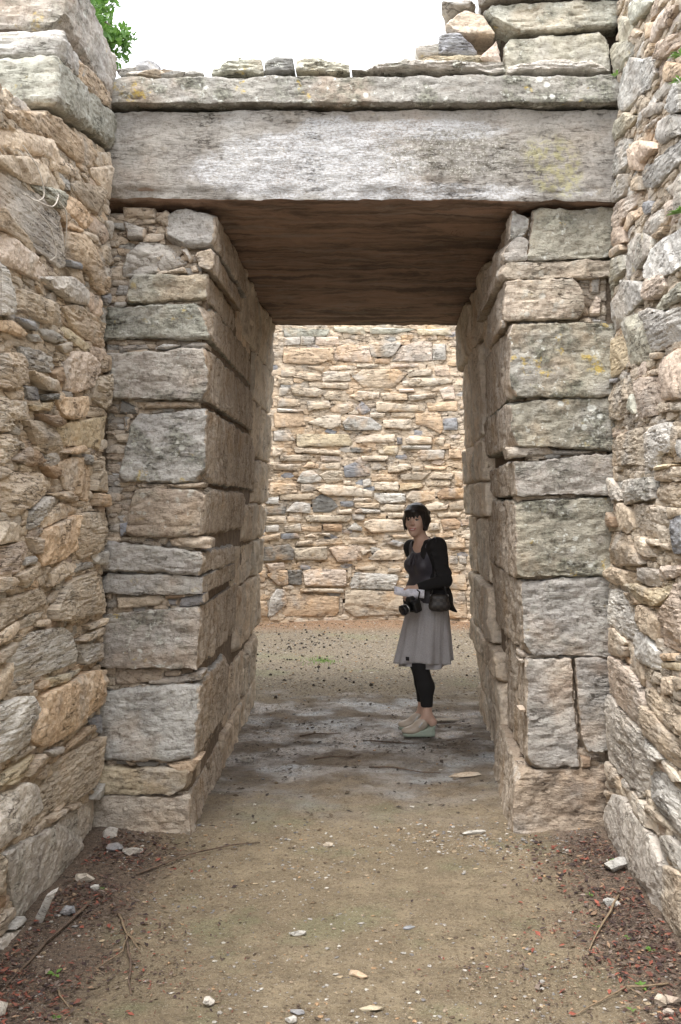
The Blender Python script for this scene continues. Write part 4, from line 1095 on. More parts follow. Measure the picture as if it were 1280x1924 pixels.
# ------------------------------------------------------------------ loose material on the ground
def attr_mat(name, rough=.9, bump=.3, scale=120):
    t = NT(name); a = t.n('Attribute', attribute_name='tint'); p = t.obj(); n = t.noise(p, scale, 4, .7)
    c = t.mix(t.ramp(n, .35, .65), t.mix(1.0, a.outputs['Color'], (.72, .7, .68), 'MULTIPLY'), a.outputs['Color']); t.bump(n, bump, .003); return t.done(c, rough)
M_CHIP = attr_mat('stone_chips'); M_LEAF = attr_mat('dead_leaves', .85)
def scatter_mesh(name, V, F, cols, mat, smooth_=False):
    me = mesh_np(name, V, F, smooth_); at = me.color_attributes.new('tint', 'FLOAT_COLOR', 'POINT')
    at.data.foreach_set('color', np.c_[cols, np.ones(len(cols))].astype(np.float32).ravel()); return link(name, me, mat)
OCT = np.array([(1, 0, 0), (-1, 0, 0), (0, 1, 0), (0, -1, 0), (0, 0, 1), (0, 0, -1), (.6, .6, .5), (-.6, .55, .5), (.55, -.6, .5), (-.6, -.6, .5)], float)
OCT_F = None
def rock_pts(n, r): pass
bm = bmesh.new()
for p in OCT: bm.verts.new(p)
bmesh.ops.convex_hull(bm, input=bm.verts); bm.verts.ensure_lookup_table()
bm.verts.index_update(); OCT_F = np.array([[v.index for v in f.verts] for f in bm.faces if len(f.verts) == 3]); OCT_V = np.array([v.co[:] for v in bm.verts]); bm.free()
CH_COL = np.array([(.2, .145, .09), (.3, .22, .14), (.13, .095, .065), (.58, .55, .5), (.47, .45, .42), (.33, .32, .31), (.5, .4, .27), (.5, .33, .19), (.26, .25, .25), (.42, .34, .25), (.66, .63, .57)])
def gravel(n, region, smin, smax, name):
    pts = region(n); n = len(pts); s = smin*(smax/smin)**(rng.random(n)**3.4)
    base = OCT_V[None]*(1+rng.uniform(-.3, .3, (n, len(OCT_V), 1)))*s[:, None, None]*np.stack([rng.uniform(.7, 1.5, n), rng.uniform(.6, 1.1, n), rng.uniform(.3, .7, n)], 1)[:, None]
    a = rng.uniform(0, 6.28, n); ca, sa = np.cos(a)[:, None], np.sin(a)[:, None]
    V = np.stack([base[..., 0]*ca-base[..., 1]*sa, base[..., 0]*sa+base[..., 1]*ca, base[..., 2]], -1)
    V += np.c_[pts, ground_h(pts[:, 0], pts[:, 1])+s*.2][:, None]
    F = (OCT_F[None]+np.arange(n)[:, None, None]*len(OCT_V)).reshape(-1, 3)
    cc = CH_COL[rng.integers(0, len(CH_COL), n)]*rng.uniform(.6, .95, (n, 1))
    return tag(scatter_mesh(name, V.reshape(-1, 3), [F], np.repeat(cc, len(OCT_V), 0), M_CHIP), kind='stuff')
def reg_front(n):
    p = np.stack([rng.uniform(-1.3, 1.06, n), 2.6+2.8*rng.random(n)**1.1], 1); k = fbm(np.c_[p*1.7, 0*p[:, 0]], 2)+.25*rng.normal(size=n); return p[k > -.12]
def reg_step(n):    # the band of chips at the threshold, thickest at the greenish jamb
    x = np.where(rng.random(n) < .7, rng.normal(.45, .2, n), rng.normal(-.55, .3, n)); y = 5.12+.16*rng.normal(size=n)-.12*np.abs(x); k = (x > -1.25) & (x < 1.0); return np.stack([x, y], 1)[k]
def reg_pass(n):
    p = np.stack([rng.uniform(-.9, .68, n), rng.uniform(5.2, 8.8, n)], 1); k = rng.random(n) < (.25+.75*(np.abs(p[:, 0]+.1)/.8)**2); return p[k]
def reg_chamb(n):
    a = rng.uniform(0, 6.28, n); r = 3.05*np.sqrt(rng.random(n)); p = np.stack([CX+r*np.cos(a), CY+r*np.sin(a)], 1); return p[(p[:, 1] > 8.7)]
gravel(20000, reg_front, .0014, .010, 'gravel'); gravel(1300, reg_step, .002, .013, 'stone_chippings'); gravel(1500, reg_pass, .0025, .015, 'passage_gravel'); gravel(9000, reg_chamb, .004, .016, 'chamber_gravel')
def leaf_litter(n, region, name, smin, smax, pal):
    p = region(n); n = len(p); L = rng.uniform(smin, smax, n); Wd = L*np.where(rng.random(n) < .7, rng.uniform(.05, .12, n), rng.uniform(.3, .55, n))
    a = rng.uniform(0, 6.28, n); u = np.stack([np.cos(a), np.sin(a), rng.uniform(-.35, .35, n)], 1); v = np.stack([-np.sin(a), np.cos(a), rng.uniform(-.6, .6, n)], 1)
    c = np.c_[p, ground_h(p[:, 0], p[:, 1])+rng.uniform(.002, .012, n)]
    T = np.array([(-.5, 0, 0), (-.1, .5, .12), (.5, 0, .05), (-.1, -.5, .12)])
    V = c[:, None]+u[:, None]*(T[:, 0][None, :, None]*L[:, None, None])+v[:, None]*(T[:, 1][None, :, None]*Wd[:, None, None]); V[..., 2] += T[:, 2]*L[:, None]*.6
    F = (np.array([[0, 1, 2, 3]])[None]+np.arange(n)[:, None, None]*4).reshape(-1, 4)
    pal = np.array(pal); cc = pal[rng.integers(0, len(pal), n)]*rng.uniform(.6, 1.2, (n, 1))
    return tag(scatter_mesh(name, V.reshape(-1, 3), [F], np.repeat(cc, 4, 0), M_LEAF), kind='stuff')
BROWN = [(.30, .09, .06), (.07, .04, .034), (.22, .085, .06), (.055, .034, .034), (.05, .03, .03), (.14, .1, .08), (.3, .2, .13), (.09, .055, .045), (.24, .19, .16)]
def reg_lit(n):
    side = rng.random(n) < .5; e = np.abs(rng.normal(0, .19, n)); y = rng.uniform(2.7, 5.15, n)
    x = np.where(side, -1.3+e*1.15, 1.07-e*1.1); p = np.stack([x, y], 1); k = fbm(np.c_[p*3, 0*x], 2)+.3*rng.normal(size=n); return p[(k > -.25) & (x > -1.3) & (x < 1.07)]
def reg_lit2(n):   # two drifts of litter out in the path
    c = np.where(rng.random(n)[:, None] < .55, np.array([[.52, 3.75]]), np.array([[-.75, 3.55]])); p = c+rng.normal(size=(n, 2))*np.array([.2, .38]); k = fbm(np.c_[p*4, 0*p[:, 0]], 2)+.2*rng.normal(size=n); return p[k > -.05]
leaf_litter(17000, reg_lit, 'leaf_litter', .006, .036, BROWN); leaf_litter(7000, reg_lit2, 'leaf_litter_drift', .004, .02, BROWN)
def reg_mud(n):
    p = np.stack([rng.uniform(-.9, .7, n), rng.normal(7.2, .9, n)], 1); k = fbm(np.c_[p*np.array([1.5, 4]), 0*p[:, 0]], 3)+.15*rng.normal(size=n); return p[(k > .12) & (p[:, 1] > 5.3)]
leaf_litter(5000, reg_mud, 'trodden_litter', .01, .045, [(.06, .045, .035), (.1, .075, .05), (.13, .1, .075), (.045, .035, .03)])
leaf_litter(5000, reg_chamb, 'chamber_litter', .015, .05, [(.07, .055, .045), (.12, .09, .06), (.2, .15, .1)])
# ================================================================== person (distance fields meshed with surface nets)
class Field:
    def __init__(s, lo, hi, h):
        s.lo = np.array(lo, float); s.h = h; s.n = np.ceil((np.array(hi)-s.lo)/h).astype(int)+1
        s.D = np.full(s.n, 9.0, np.float32); s.ax = [s.lo[i]+h*np.arange(s.n[i]) for i in range(3)]
    def sub(s, lo, hi):
        a = np.clip(((np.array(lo)-s.lo)/s.h).astype(int)-1, 0, s.n-1); b = np.clip(((np.array(hi)-s.lo)/s.h).astype(int)+2, 1, s.n)
        sl = tuple(slice(i, j) for i, j in zip(a, b)); return sl, np.stack(np.meshgrid(*[s.ax[i][sl[i]] for i in range(3)], indexing='ij'), -1)
    def put(s, sl, d, k, op='add'):
        A = s.D[sl]
        if op == 'add': h = np.clip(k-np.abs(A-d), 0, None)/k; s.D[sl] = np.minimum(A, d)-h*h*k*.25
        else: h = np.clip(k-np.abs(A+d), 0, None)/k; s.D[sl] = np.maximum(A, -d)+h*h*k*.25
    def cap(s, a, b, ra, rb=None, k=.02, op='add', flat=None):
        a, b = np.array(a, float), np.array(b, float); rb = ra if rb is None else rb; m = max(ra, rb)+.05+k
        sl, P = s.sub(np.minimum(a, b)-m, np.maximum(a, b)+m); e = b-a; L = e@e+1e-12
        t = np.clip(((P-a)@e)/L, 0, 1); Q = P-a-t[..., None]*e
        if flat is not None: Q = Q+(Q@np.array(flat[0]))[..., None]*np.array(flat[0])*(flat[1]-1)
        s.put(sl, np.linalg.norm(Q, axis=-1)-(ra+(rb-ra)*t), k, op)
    def ell(s, c, r, R=None, k=.02, op='add'):
        c = np.array(c, float); r = np.array(r, float); m = r.max()+.05+k; sl, P = s.sub(c-m, c+m); Q = P-c
        if R is not None: Q = Q@np.array(R).T
        q = np.linalg.norm(Q/r, axis=-1); g = np.linalg.norm(Q/(r*r), axis=-1)+1e-9; s.put(sl, q*(q-1)/g, k, op)
    def cut(s, fn, k=.006):     # keep where fn < 0
        P = np.stack(np.meshgrid(*s.ax, indexing='ij'), -1); d = fn(P); A = s.D; h = np.clip(k-np.abs(A-d), 0, None)/k; s.D = (np.maximum(A, d)+h*h*k*.25).astype(np.float32)
    def mesh(s, name, mat, parent, it=1):
        D = s.D; ins = D < 0
        c = [ins[i:D.shape[0]-1+i, j:D.shape[1]-1+j, k:D.shape[2]-1+k] for i in (0, 1) for j in (0, 1) for k in (0, 1)]
        cnt = sum(x.astype(np.int8) for x in c); act = (cnt > 0) & (cnt < 8); idx = np.full(act.shape, -1); A = np.argwhere(act); idx[act] = np.arange(len(A))
        acc = np.zeros((len(A), 3)); w = np.zeros(len(A)); cr = [(i, j, k) for i in (0, 1) for j in (0, 1) for k in (0, 1)]
        val = np.stack([D[A[:, 0]+i, A[:, 1]+j, A[:, 2]+k] for i, j, k in cr], 1)
        for x in range(8):
            for y in range(x+1, 8):
                if sum(abs(p-q) for p, q in zip(cr[x], cr[y])) != 1: continue
                a, b = val[:, x], val[:, y]; m = (a < 0) != (b < 0); t = np.where(m, a/(a-b+1e-12), 0)
                acc += np.where(m[:, None], np.array(cr[x])+t[:, None]*(np.array(cr[y])-np.array(cr[x])), 0); w += m
        V = s.lo+(A+acc/w[:, None])*s.h; F = []
        for ax in range(3):
            o = [i for i in range(3) if i != ax]; a = [slice(1, -1)]*3; a[ax] = slice(0, -1); b = list(a); b[ax] = slice(1, None)
            I0, I1 = ins[tuple(a)], ins[tuple(b)]; E = np.argwhere(I0 != I1); base = E.copy(); base[:, o[0]] += 1; base[:, o[1]] += 1
            flip = ~I0[I0 != I1]; q = []
            for d0, d1 in ((0, 0), (-1, 0), (-1, -1), (0, -1)):
                e = base.copy(); e[:, o[0]] += d0; e[:, o[1]] += d1; q.append(idx[e[:, 0], e[:, 1], e[:, 2]])
            q = np.stack(q, 1)
            if ax == 1: flip = ~flip
            q[flip] = q[flip][:, ::-1]; F.append(q[(q >= 0).all(1)])
        return link(name, mesh_np(name, V, [np.concatenate(F)[:, ::-1] if False else np.concatenate(F)]), mat, parent)
def cloth(name, col, rough=.9, sc=260, b=.3, **kw):
    t = NT(name); p = t.obj(); n = t.noise(p, sc, 3, .7); m = t.noise(p, 18, 3)
    c = t.mix(t.ramp(n, .35, .65), tuple(x*.8 for x in col), tuple(x*1.12 for x in col)); c = t.mix(t.ramp(m, .4, .7, 0, .3), c, tuple(x*.75 for x in col))
    t.bump(t.math('ADD', n, t.math('MULTIPLY', m, 1.5)), b, .003); return t.done(c, rough, **kw)
M_SKIN = simple('skin', (.62, .42, .33), .5, (.58, .38, .295), 40, .05, .001); M_BLACK = cloth('black_jersey', (.013, .012, .013)); M_TOP = cloth('slate_satin', (.06, .055, .068), .5)
M_SKIRT = cloth('taupe_cotton', (.42, .405, .415)); M_HAIR = cloth('black_hair', (.018, .013, .012), .38, 90, .5); M_SHOE = simple('beige_leather', (.52, .44, .36), .33, (.46, .385, .31), 50, .08, .001); M_WEDGE = simple('pale_green_rubber', (.36, .42, .35), .6, (.32, .38, .31), 50, .05, .001)
M_PAPER = cloth('white_paper', (.85, .85, .95), .7, 40, .05); M_CAM = cloth('black_plastic', (.015, .015, .016), .42, 300, .15); M_GLASS = cloth('lens_glass', (.01, .01, .014), .08, 30, 0); M_METAL = cloth('pale_metal', (.62, .62, .64), .3, 60, .05, Metallic=.6)
M_WHITE = cloth('eye_white', (.6, .58, .56), .4, 30, 0); M_LIP = simple('lips', (.45, .17, .15), .45, (.42, .15, .13), 50, .05, .001)
def checker_bag():
    t = NT('checked_canvas'); ck = t.n('TexChecker'); t.put(ck.inputs['Vector'], t.obj()); ck.inputs['Scale'].default_value = 46; ck.inputs['Color1'].default_value = (.05, .042, .036, 1); ck.inputs['Color2'].default_value = (.022, .018, .016, 1)
    return t.done(ck.outputs['Color'], .5)
person = thing('person', 'woman in black jacket, grey skirt and black leggings, standing in the doorway', 'person', (.32, 7.47, .0))
fw, lf = np.array([-.80, -.60, 0]), np.array([.60, -.80, 0])         # where her chest faces; her left
def W(c, f=0., l=0., z=0.): return np.array([c, 0., 0.])+fw*f+lf*l+np.array([0, 0, z])
SHL, SHR = W(.005, 0, .145, 1.315), W(.015, 0, -.155, 1.30); ELL = np.array([.142, -.165, 1.085]); WRL = np.array([-.045, -.262, 1.045]); ELR = np.array([-.03, .19, 1.07]); WRR = np.array([-.075, -.06, .965])
HIPL, HIPR = W(.02, 0, .06, .86), W(.02, 0, -.06, .86); KNL, KNR = np.array([-.03, -.085, .50]), np.array([-.04, .085, .50]); ANL, ANR = np.array([.022, -.09, .153]), np.array([.0, .12, .153])
HC = np.array([-.052, -.02, 1.498]); hf = np.array([-.34, -.94, 0]); hf /= np.linalg.norm(hf); hl = np.array([-hf[1]*-1, -hf[0], 0])*-1; hl = np.cross([0, 0, 1], hf)
HR = np.array([hl, hf, [0, 0, 1]])
def H(l, f, z): return HC+hl*l+hf*f+np.array([0, 0, z])
b = Field((-.27, -.36, .05), (.28, .30, 1.66), .0045)
b.ell(W(.015, .0, 0, 1.17), (.125, .085, .19), np.array([lf, fw, [0, 0, 1]]), .04); b.ell(W(.03, -.01, 0, .90), (.115, .085, .11), np.array([lf, fw, [0, 0, 1]]), .05)
b.cap(W(.015, .01, .06, 1.0), W(.015, .01, -.06, 1.0), .085, k=.06); b.cap(SHL, SHR, .052, k=.05)
b.cap(W(.012, 0, 0, 1.29), HC+np.array([.012, .02, -.07]), .05, .046, k=.03)
b.cap(SHL, ELL, .048, .038, .03); b.cap(ELL, WRL, .037, .024, .02); b.cap(SHR, ELR, .046, .037, .03); b.cap(ELR, WRR, .036, .024, .02)
for hp, kn, an in ((HIPL, KNL, ANL), (HIPR, KNR, ANR)):
    b.cap(hp, kn, .062, .048, .05); b.cap(kn, kn*.55+an*.45+np.array([.022, 0, 0]), .05, .05, .03); b.cap(kn*.55+an*.45+np.array([.022, 0, 0]), an, .047, .031, .03)
    b.cap(an, an+np.array([.038, 0, -.055]), .032, .031, .02); b.cap(an+np.array([.0, 0, -.02]), an+np.array([-.115, 0, -.112]), .030, .020, .02)
# head: skull, jaw, cheeks, nose, brow, chin, ears
b.ell(HC+np.array([0, 0, .018]), (.072, .088, .096), HR, .02); b.ell(H(0, .020, -.052), (.051, .062, .062), HR, .03); b.cap(H(0, .062, -.092), H(0, .055, -.085), .018, k=.03)
for sgn in (1, -1):
    b.ell(H(.034*sgn, .052, -.028), (.021, .02, .02), HR, .02); b.ell(H(.073*sgn, -.004, -.01), (.008, .018, .028), HR, .008); b.ell(H(.03*sgn, .088, .003), (.014, .012, .009), HR, .012, 'sub')
b.cap(H(0, .084, .012), H(0, .103, -.025), .007, .010, .012); b.cap(H(.011, .092, -.028), H(-.011, .092, -.028), .0075, k=.006); b.cap(H(.04, .074, .02), H(-.04, .074, .02), .008, k=.015); b.cap(H(.016, .078, -.062), H(-.016, .078, -.062), .009, k=.012)
# hand: palm and five bent fingers closing on the folded sheet
pd = np.array([-.80, -.05, -.60]); pd /= np.linalg.norm(pd); up = np.array([-.5, -.1, .85]); up -= up@pd*pd; up /= np.linalg.norm(up); nn = np.cross(pd, up)
nn = nn if nn[1] < 0 else -nn
P0 = WRL+pd*.035
b.cap(WRL, WRL+pd*.03, .023, .024, .015, flat=(tuple(nn), 1.35))
for u_ in (-.026, -.009, .009, .026): b.cap(WRL+pd*.022+up*u_*.6, WRL+pd*.078+up*u_, .0125, .0105, .012)
for u_, L in ((.027, .9), (.009, 1.0), (-.009, .95), (-.026, .78)):
    k0 = WRL+pd*.08+up*u_; k1 = k0+(pd*.85+nn*.25-up*.25)*.036*L; k2 = k1+(pd*.35-nn*.55-up*.6)*.026*L; k3 = k2+(-pd*.25-nn*.85-up*.3)*.019*L
    b.cap(k0, k1, .0092, .0085, .004); b.cap(k1, k2, .0085, .0078, .004); b.cap(k2, k3, .0078, .0068, .004)
t0 = WRL+pd*.03+up*.026+nn*.004; t1 = t0+(pd*.7+up*.65+nn*.2)*.035; t2 = t1+(pd*.95+up*.05+nn*.1)*.03; b.cap(t0, t1, .0125, .0105, .008); b.cap(t1, t2, .0102, .0078, .004)
# the other hand, half hidden, steadies the camera
q0 = WRR; pr = np.array([-.6, -.75, -.2]); pr /= np.linalg.norm(pr)
b.cap(q0, q0+pr*.06, .023, .022, .015)
for u_ in (-.024, -.008, .008, .024): a0 = q0+pr*.065+np.array([0, 0, u_]); a1 = a0+pr*.03; b.cap(a0, a1, .009, .0085, .004); b.cap(a1, a1+np.array([.0, -.02, -.02])+pr*.008, .0085, .007, .004)
body = b.mesh('body', M_SKIN, person)
def surf(l, z):                     # how far out the face is at (l, z)
    for f in np.arange(.13, .03, -.0015):
        q = np.round((H(l, f, z)-b.lo)/b.h).astype(int)
        if b.D[tuple(q)] < 0: return f
    return .07
def feature(name, caps, mat, par, h=.0024):
    pts = [H(l, surf(l, z)+df, z) for l, z, r, df in caps]; lo = np.min(pts, 0)-.016; hi = np.max(pts, 0)+.016
    e = Field(lo, hi, h); rs = [c[2] for c in caps]
    for p0, p1, r0, r1 in zip(pts[:-1], pts[1:], rs[:-1], rs[1:]): e.cap(p0, p1, r0, r1, .003)
    return e.mesh(name, mat, par)
for sgn in (1, -1):
    eo = feature('eye', [(.021*sgn, .001, .0042, .001), (.031*sgn, .0025, .0055, .001), (.041*sgn, .003, .0038, .001)], M_WHITE, body)
    feature('iris', [(.0305*sgn, .0015, .0052, .0035), (.0315*sgn, .0015, .0052, .0035)], M_HAIR, eo)
    feature('eyelid', [(.018*sgn, .003, .0022, .002), (.03*sgn, .0085, .003, .003), (.044*sgn, .004, .0022, .002)], M_HAIR, body)
mo = feature('lips', [(-.025, -.053, .0028, .0005), (-.013, -.0575, .0034, .0012), (0, -.0575, .0036, .0015), (.013, -.0575, .0034, .0012), (.025, -.053, .0028, .0005), (.014, -.067, .0038, .001), (0, -.069, .0042, .0012), (-.014, -.067, .0038, .001), (-.025, -.053, .0028, .0005)], M_LIP, body)
feature('teeth', [(-.013, -.062, .0024, .0022), (0, -.063, .003, .0022), (.013, -.062, .0024, .0022)], M_WHITE, mo)
# hair: short bob with a long swept fringe
h = Field(HC-.165, HC+.16, .004)
h.ell(H(0, -.012, .024), (.089, .101, .101), HR, .02); h.cap(H(.072, -.015, .0), H(.068, .012, -.058), .03, .016, .03); h.cap(H(-.074, -.01, .0), H(-.07, .02, -.05), .027, .014, .03); h.ell(H(0, -.05, -.03), (.075, .05, .07), HR, .03)
h.cut(lambda P: -np.maximum(np.maximum(-((P-HC)@hf-.018), (P-HC)[..., 2]-(.026+.22*((P-HC)@hl)*((P-HC)@hl > -.02)-.10*np.abs((P-HC)@hl))), np.abs((P-HC)@hl)-.062+.10*((P-HC)[..., 2]+.03)), .01)
for i in range(34):
    a = -.064+.128*i/33; d = rnd.uniform(-.009, .006)+.012*math.sin(i*1.1); f0 = surf(a*.95, .035)
    h.cap(H(a*.6-.006, .046-.3*abs(a), .088), H(a*.85-.004, f0+.004, .060), .010, .008, .016); h.cap(H(a*.85-.004, f0+.006, .062), H(a-.004, surf(a, .03+d+.16*max(a, -.03))+.004, .026+d+.16*max(a, -.03)), .008, .0032, .008)
    s_ = 1 if i % 2 else -1; f_ = rnd.uniform(-.09, .035); h.cap(H(s_*.066, f_, .055), H(s_*(.082-abs(f_)*.3), f_+.008, -.045+rnd.uniform(-.03, .015)), .012, .0045, .008)
h.mesh('hair', M_HAIR, person)
# top, jacket, leggings
TR = np.array([lf, fw, [0, 0, 1]])
t = Field((-.25, -.28, .88), (.27, .28, 1.40), .005)
t.ell(W(.015, .0, 0, 1.17), (.137, .098, .195), TR, .04); t.cap(W(.015, .012, .06, 1.0), W(.015, .012, -.06, 1.0), .096, k=.06); t.cap(W(.02, .0, .06, .94), W(.02, 0, -.06, .94), .098, k=.05)
for sgn in (1, -1): t.ell(W(.015, .078, .062*sgn, 1.185), (.055, .05, .055), TR, .05)
t.cap(SHL*.8+SHR*.2, SHR*.8+SHL*.2, .057, k=.05); t.ell(W(.012, .06, 0, 1.345), (.072, .10, .075), TR, .015, 'sub')
for i in range(9):
    a = (i-4)*.016; t.cap(W(.015, .112-abs(a)*.5, a*.8, 1.27), W(.015, .15-abs(a)*.9, a*1.7, 1.19), .0035, .0075, .006)
t.cut(lambda P: .925-P[..., 2]); t.mesh('blouse', M_TOP, person)
j = Field((-.27, -.36, .76), (.30, .30, 1.42), .005)
j.ell(W(.018, -.005, 0, 1.17), (.142, .104, .2), TR, .04); j.cap(W(.03, -.005, .065, .99), W(.03, -.005, -.065, .99), .108, k=.06); j.cap(W(.035, -.02, .07, .93), W(.035, -.02, -.07, .93), .112, k=.05); j.cap(SHL, SHR, .051, k=.05)
j.cap(W(.02, -.09, .04, .95), W(.035, -.15, .07, .83), .055, .05, .05)
j.cap(SHL, ELL+np.array([.0, 0, 0]), .055, .045, .04); j.cap(ELL, WRL-(WRL-ELL)*.06, .045, .033, .03); j.cap(SHR, ELR, .05, .045, .04); j.cap(ELR, WRR-(WRR-ELR)*.06, .049, .037, .03)
j.cap(SHL+np.array([0, 0, .012]), SHL*.7+ELL*.3, .043, .045, .04)
j.cap(W(.015, .055, .045, 1.33), W(.015, .10, .085, 1.19), .02, .026, .02, flat=(tuple(fw), 2.0)); j.cap(W(.0, -.03, .0, 1.365), W(.01, .045, .055, 1.345), .02, .02, .02); j.cap(W(.0, -.03, 0, 1.365), W(.01, .05, -.055, 1.34), .02, .02, .02)
for i in range(12):
    a = rnd.uniform(.05, .9); c = ELL*a+SHL*(1-a); j.cap(c+np.array([-.05, -.04, .01]), c+np.array([.05, -.04, -.012+rnd.uniform(-.02, .02)]), .005, .003, .02)
def opening(P):
    Q = P-np.array([.015, 0, 0]); f, l, z = Q@fw, Q@lf, Q[..., 2]
    half = .052+.05*np.clip((1.33-z)/.4, 0, 1)**1.5; arm = np.minimum(np.linalg.norm(P-(ELL+(WRL-ELL)*np.clip(((P-ELL)@(WRL-ELL))/((WRL-ELL)@(WRL-ELL)), 0, 1)[..., None]), axis=-1)-.056, np.linalg.norm(P-(SHL+(ELL-SHL)*np.clip(((P-SHL)@(ELL-SHL))/((ELL-SHL)@(ELL-SHL)), 0, 1)[..., None]), axis=-1)-.068)
    return np.minimum(np.minimum(f-.035, half-np.abs(l+.012)), arm)
j.cut(opening); j.ell(W(.01, .05, 0, 1.37), (.062, .085, .085), TR, .01, 'sub')
j.cut(lambda P: np.minimum(.955-P[..., 2]-.6*np.maximum(-(P-np.array([.02, 0, 0]))@fw-.02, 0), 9)); j.mesh('jacket', M_BLACK, person)
g_ = Field((-.17, -.22, .16), (.2, .22, .98), .005)
for hp, kn, an in ((HIPL, KNL, ANL), (HIPR, KNR, ANR)):
    g_.cap(hp, kn, .088, .058, .04); g_.cap(kn, kn*.55+an*.45+np.array([.022, 0, 0]), .056, .056, .03); g_.cap(kn*.55+an*.45+np.array([.022, 0, 0]), an, .053, .036, .03)
g_.cut(lambda P: np.maximum(.205-P[..., 2], P[..., 2]-.6)); g_.mesh('leggings', M_BLACK, person)
def skirt(name, z0, z1, r0, r1, n, amp, cx0, cx1, mat, ph):
    th = np.linspace(0, 2*math.pi, 181)[:-1]; zz = np.linspace(0, 1, 34); V = []
    for a in zz:
        fold = amp*a**1.2*(np.sin(n*th+ph+1.3*np.sin(2*th))+.5*np.sin((n*2-3)*th+ph*2)); ga = .002*(1-a)*np.sin(38*th)
        rx = (r0[0]+(r1[0]-r0[0])*a**.8); ry = (r0[1]+(r1[1]-r0[1])*a**.8); c = cx0+(cx1-cx0)*a
        V.append(np.stack([c+(rx+fold+ga)*np.cos(th), (ry+fold+ga)*np.sin(th), z0+(z1-z0)*a+.010*a*np.sin(3*th+ph)], 1))
    V = np.concatenate(V); m = len(th); I = (np.arange(len(zz)-1)[:, None]*m+np.arange(m)[None]).ravel(); J = (np.arange(len(zz)-1)[:, None]*m+(np.arange(m)[None]+1) % m).ravel()
    o = link(name, mesh_np(name, V, [np.stack([I, I+m, J+m, J], 1)]), mat, person); md = o.modifiers.new('thick', 'SOLIDIFY'); md.thickness = .003; return o
sk = skirt('skirt', .955, .508, (.128, .135), (.197, .17), 8, .017, .035, -.005, M_SKIRT, .6); skirt('underskirt', .70, .478, (.15, .13), (.165, .145), 6, .012, .02, .005, M_SKIRT, 2.2)
skirt('waistband', .972, .93, (.126, .132), (.131, .138), 3, .0005, .036, .034, M_SKIRT, 0)
solid = solid_box('hem_patch', 0, .024, -.004, .002, 0, .026, M_BLACK); solid.parent = sk; solid.location = (-.125, -.148, .535); solid.rotation_euler = (.1, 0, -.5)
# wedge mules
for an, y_ in ((ANL, -.09), (ANR, .12)):
    x0 = an[0]-.172
    s = Field((x0-.02, y_-.07, -.01), (x0+.27, y_+.07, .16), .004)
    ca, sa = math.cos(.42), math.sin(.42); RS = np.array([(ca, 0, sa), (0, 1, 0), (-sa, 0, ca)])
    s.ell((x0+.062, y_, .040), (.066, .037, .031), None, .02); s.ell((x0+.118, y_, .072), (.062, .037, .037), RS, .03); s.cap((x0+.12, y_, .08), (x0+.15, y_, .105), .034, .033, .02)
    s.cut(lambda P: np.maximum(.022+.34*np.maximum(P[..., 0]-x0-.075, 0)-P[..., 2], (P[..., 0]-x0)-.155-.4*(.14-P[..., 2]))); sh = s.mesh('shoe', M_SHOE, person)
    w_ = Field((x0-.02, y_-.07, -.01), (x0+.27, y_+.07, .14), .004)
    w_.cap((x0+.038, y_, .02), (x0+.2, y_, .02), .036, .034, .01); w_.cap((x0+.12, y_, .05), (x0+.198, y_, .05), .034, .033, .01); w_.cap((x0+.17, y_, .075), (x0+.202, y_, .075), .033, .032, .01)
    w_.cut(lambda P: np.maximum(np.maximum(P[..., 2]-.024-.36*np.maximum(P[..., 0]-x0-.075, 0)+.0, .001-P[..., 2]), P[..., 0]-x0-.226-.06*P[..., 2]))
    w_.cut(lambda P: P[..., 2]-.092); w_.mesh('wedge_sole', M_WEDGE, sh)
    bk = Field((x0+.09, y_-.06, .04), (x0+.17, y_-.02, .14), .003); bk.cap((x0+.115, y_-.043, .072), (x0+.135, y_-.041, .10), .005, k=.002); bk.mesh('buckle', M_METAL, sh)
def tube(name, pts, r, mat, parent=None, n=7, taper=None):
    pts = [Vector(p) for p in pts]; V = []; m = len(pts)
    for i, p in enumerate(pts):
        d = (pts[min(i+1, m-1)]-pts[max(i-1, 0)]).normalized(); a = d.orthogonal().normalized(); c = d.cross(a); rr = (r if np.isscalar(r) else r[i])
        V += [p+(a*math.cos(k*2*math.pi/n)+c*math.sin(k*2*math.pi/n))*rr for k in range(n)]
    F = [[i*n+k, i*n+(k+1) % n, (i+1)*n+(k+1) % n, (i+1)*n+k] for i in range(m-1) for k in range(n)]
    V += [pts[0], pts[-1]]; T = [[m*n, (k+1) % n, k] for k in range(n)]+[[m*n+1, (m-1)*n+k, (m-1)*n+(k+1) % n] for k in range(n)]
    return link(name, mesh_np(name, np.array([v[:] for v in V]), [np.array(F), np.array(T)]), mat, parent)
PL = Vector(person.location)
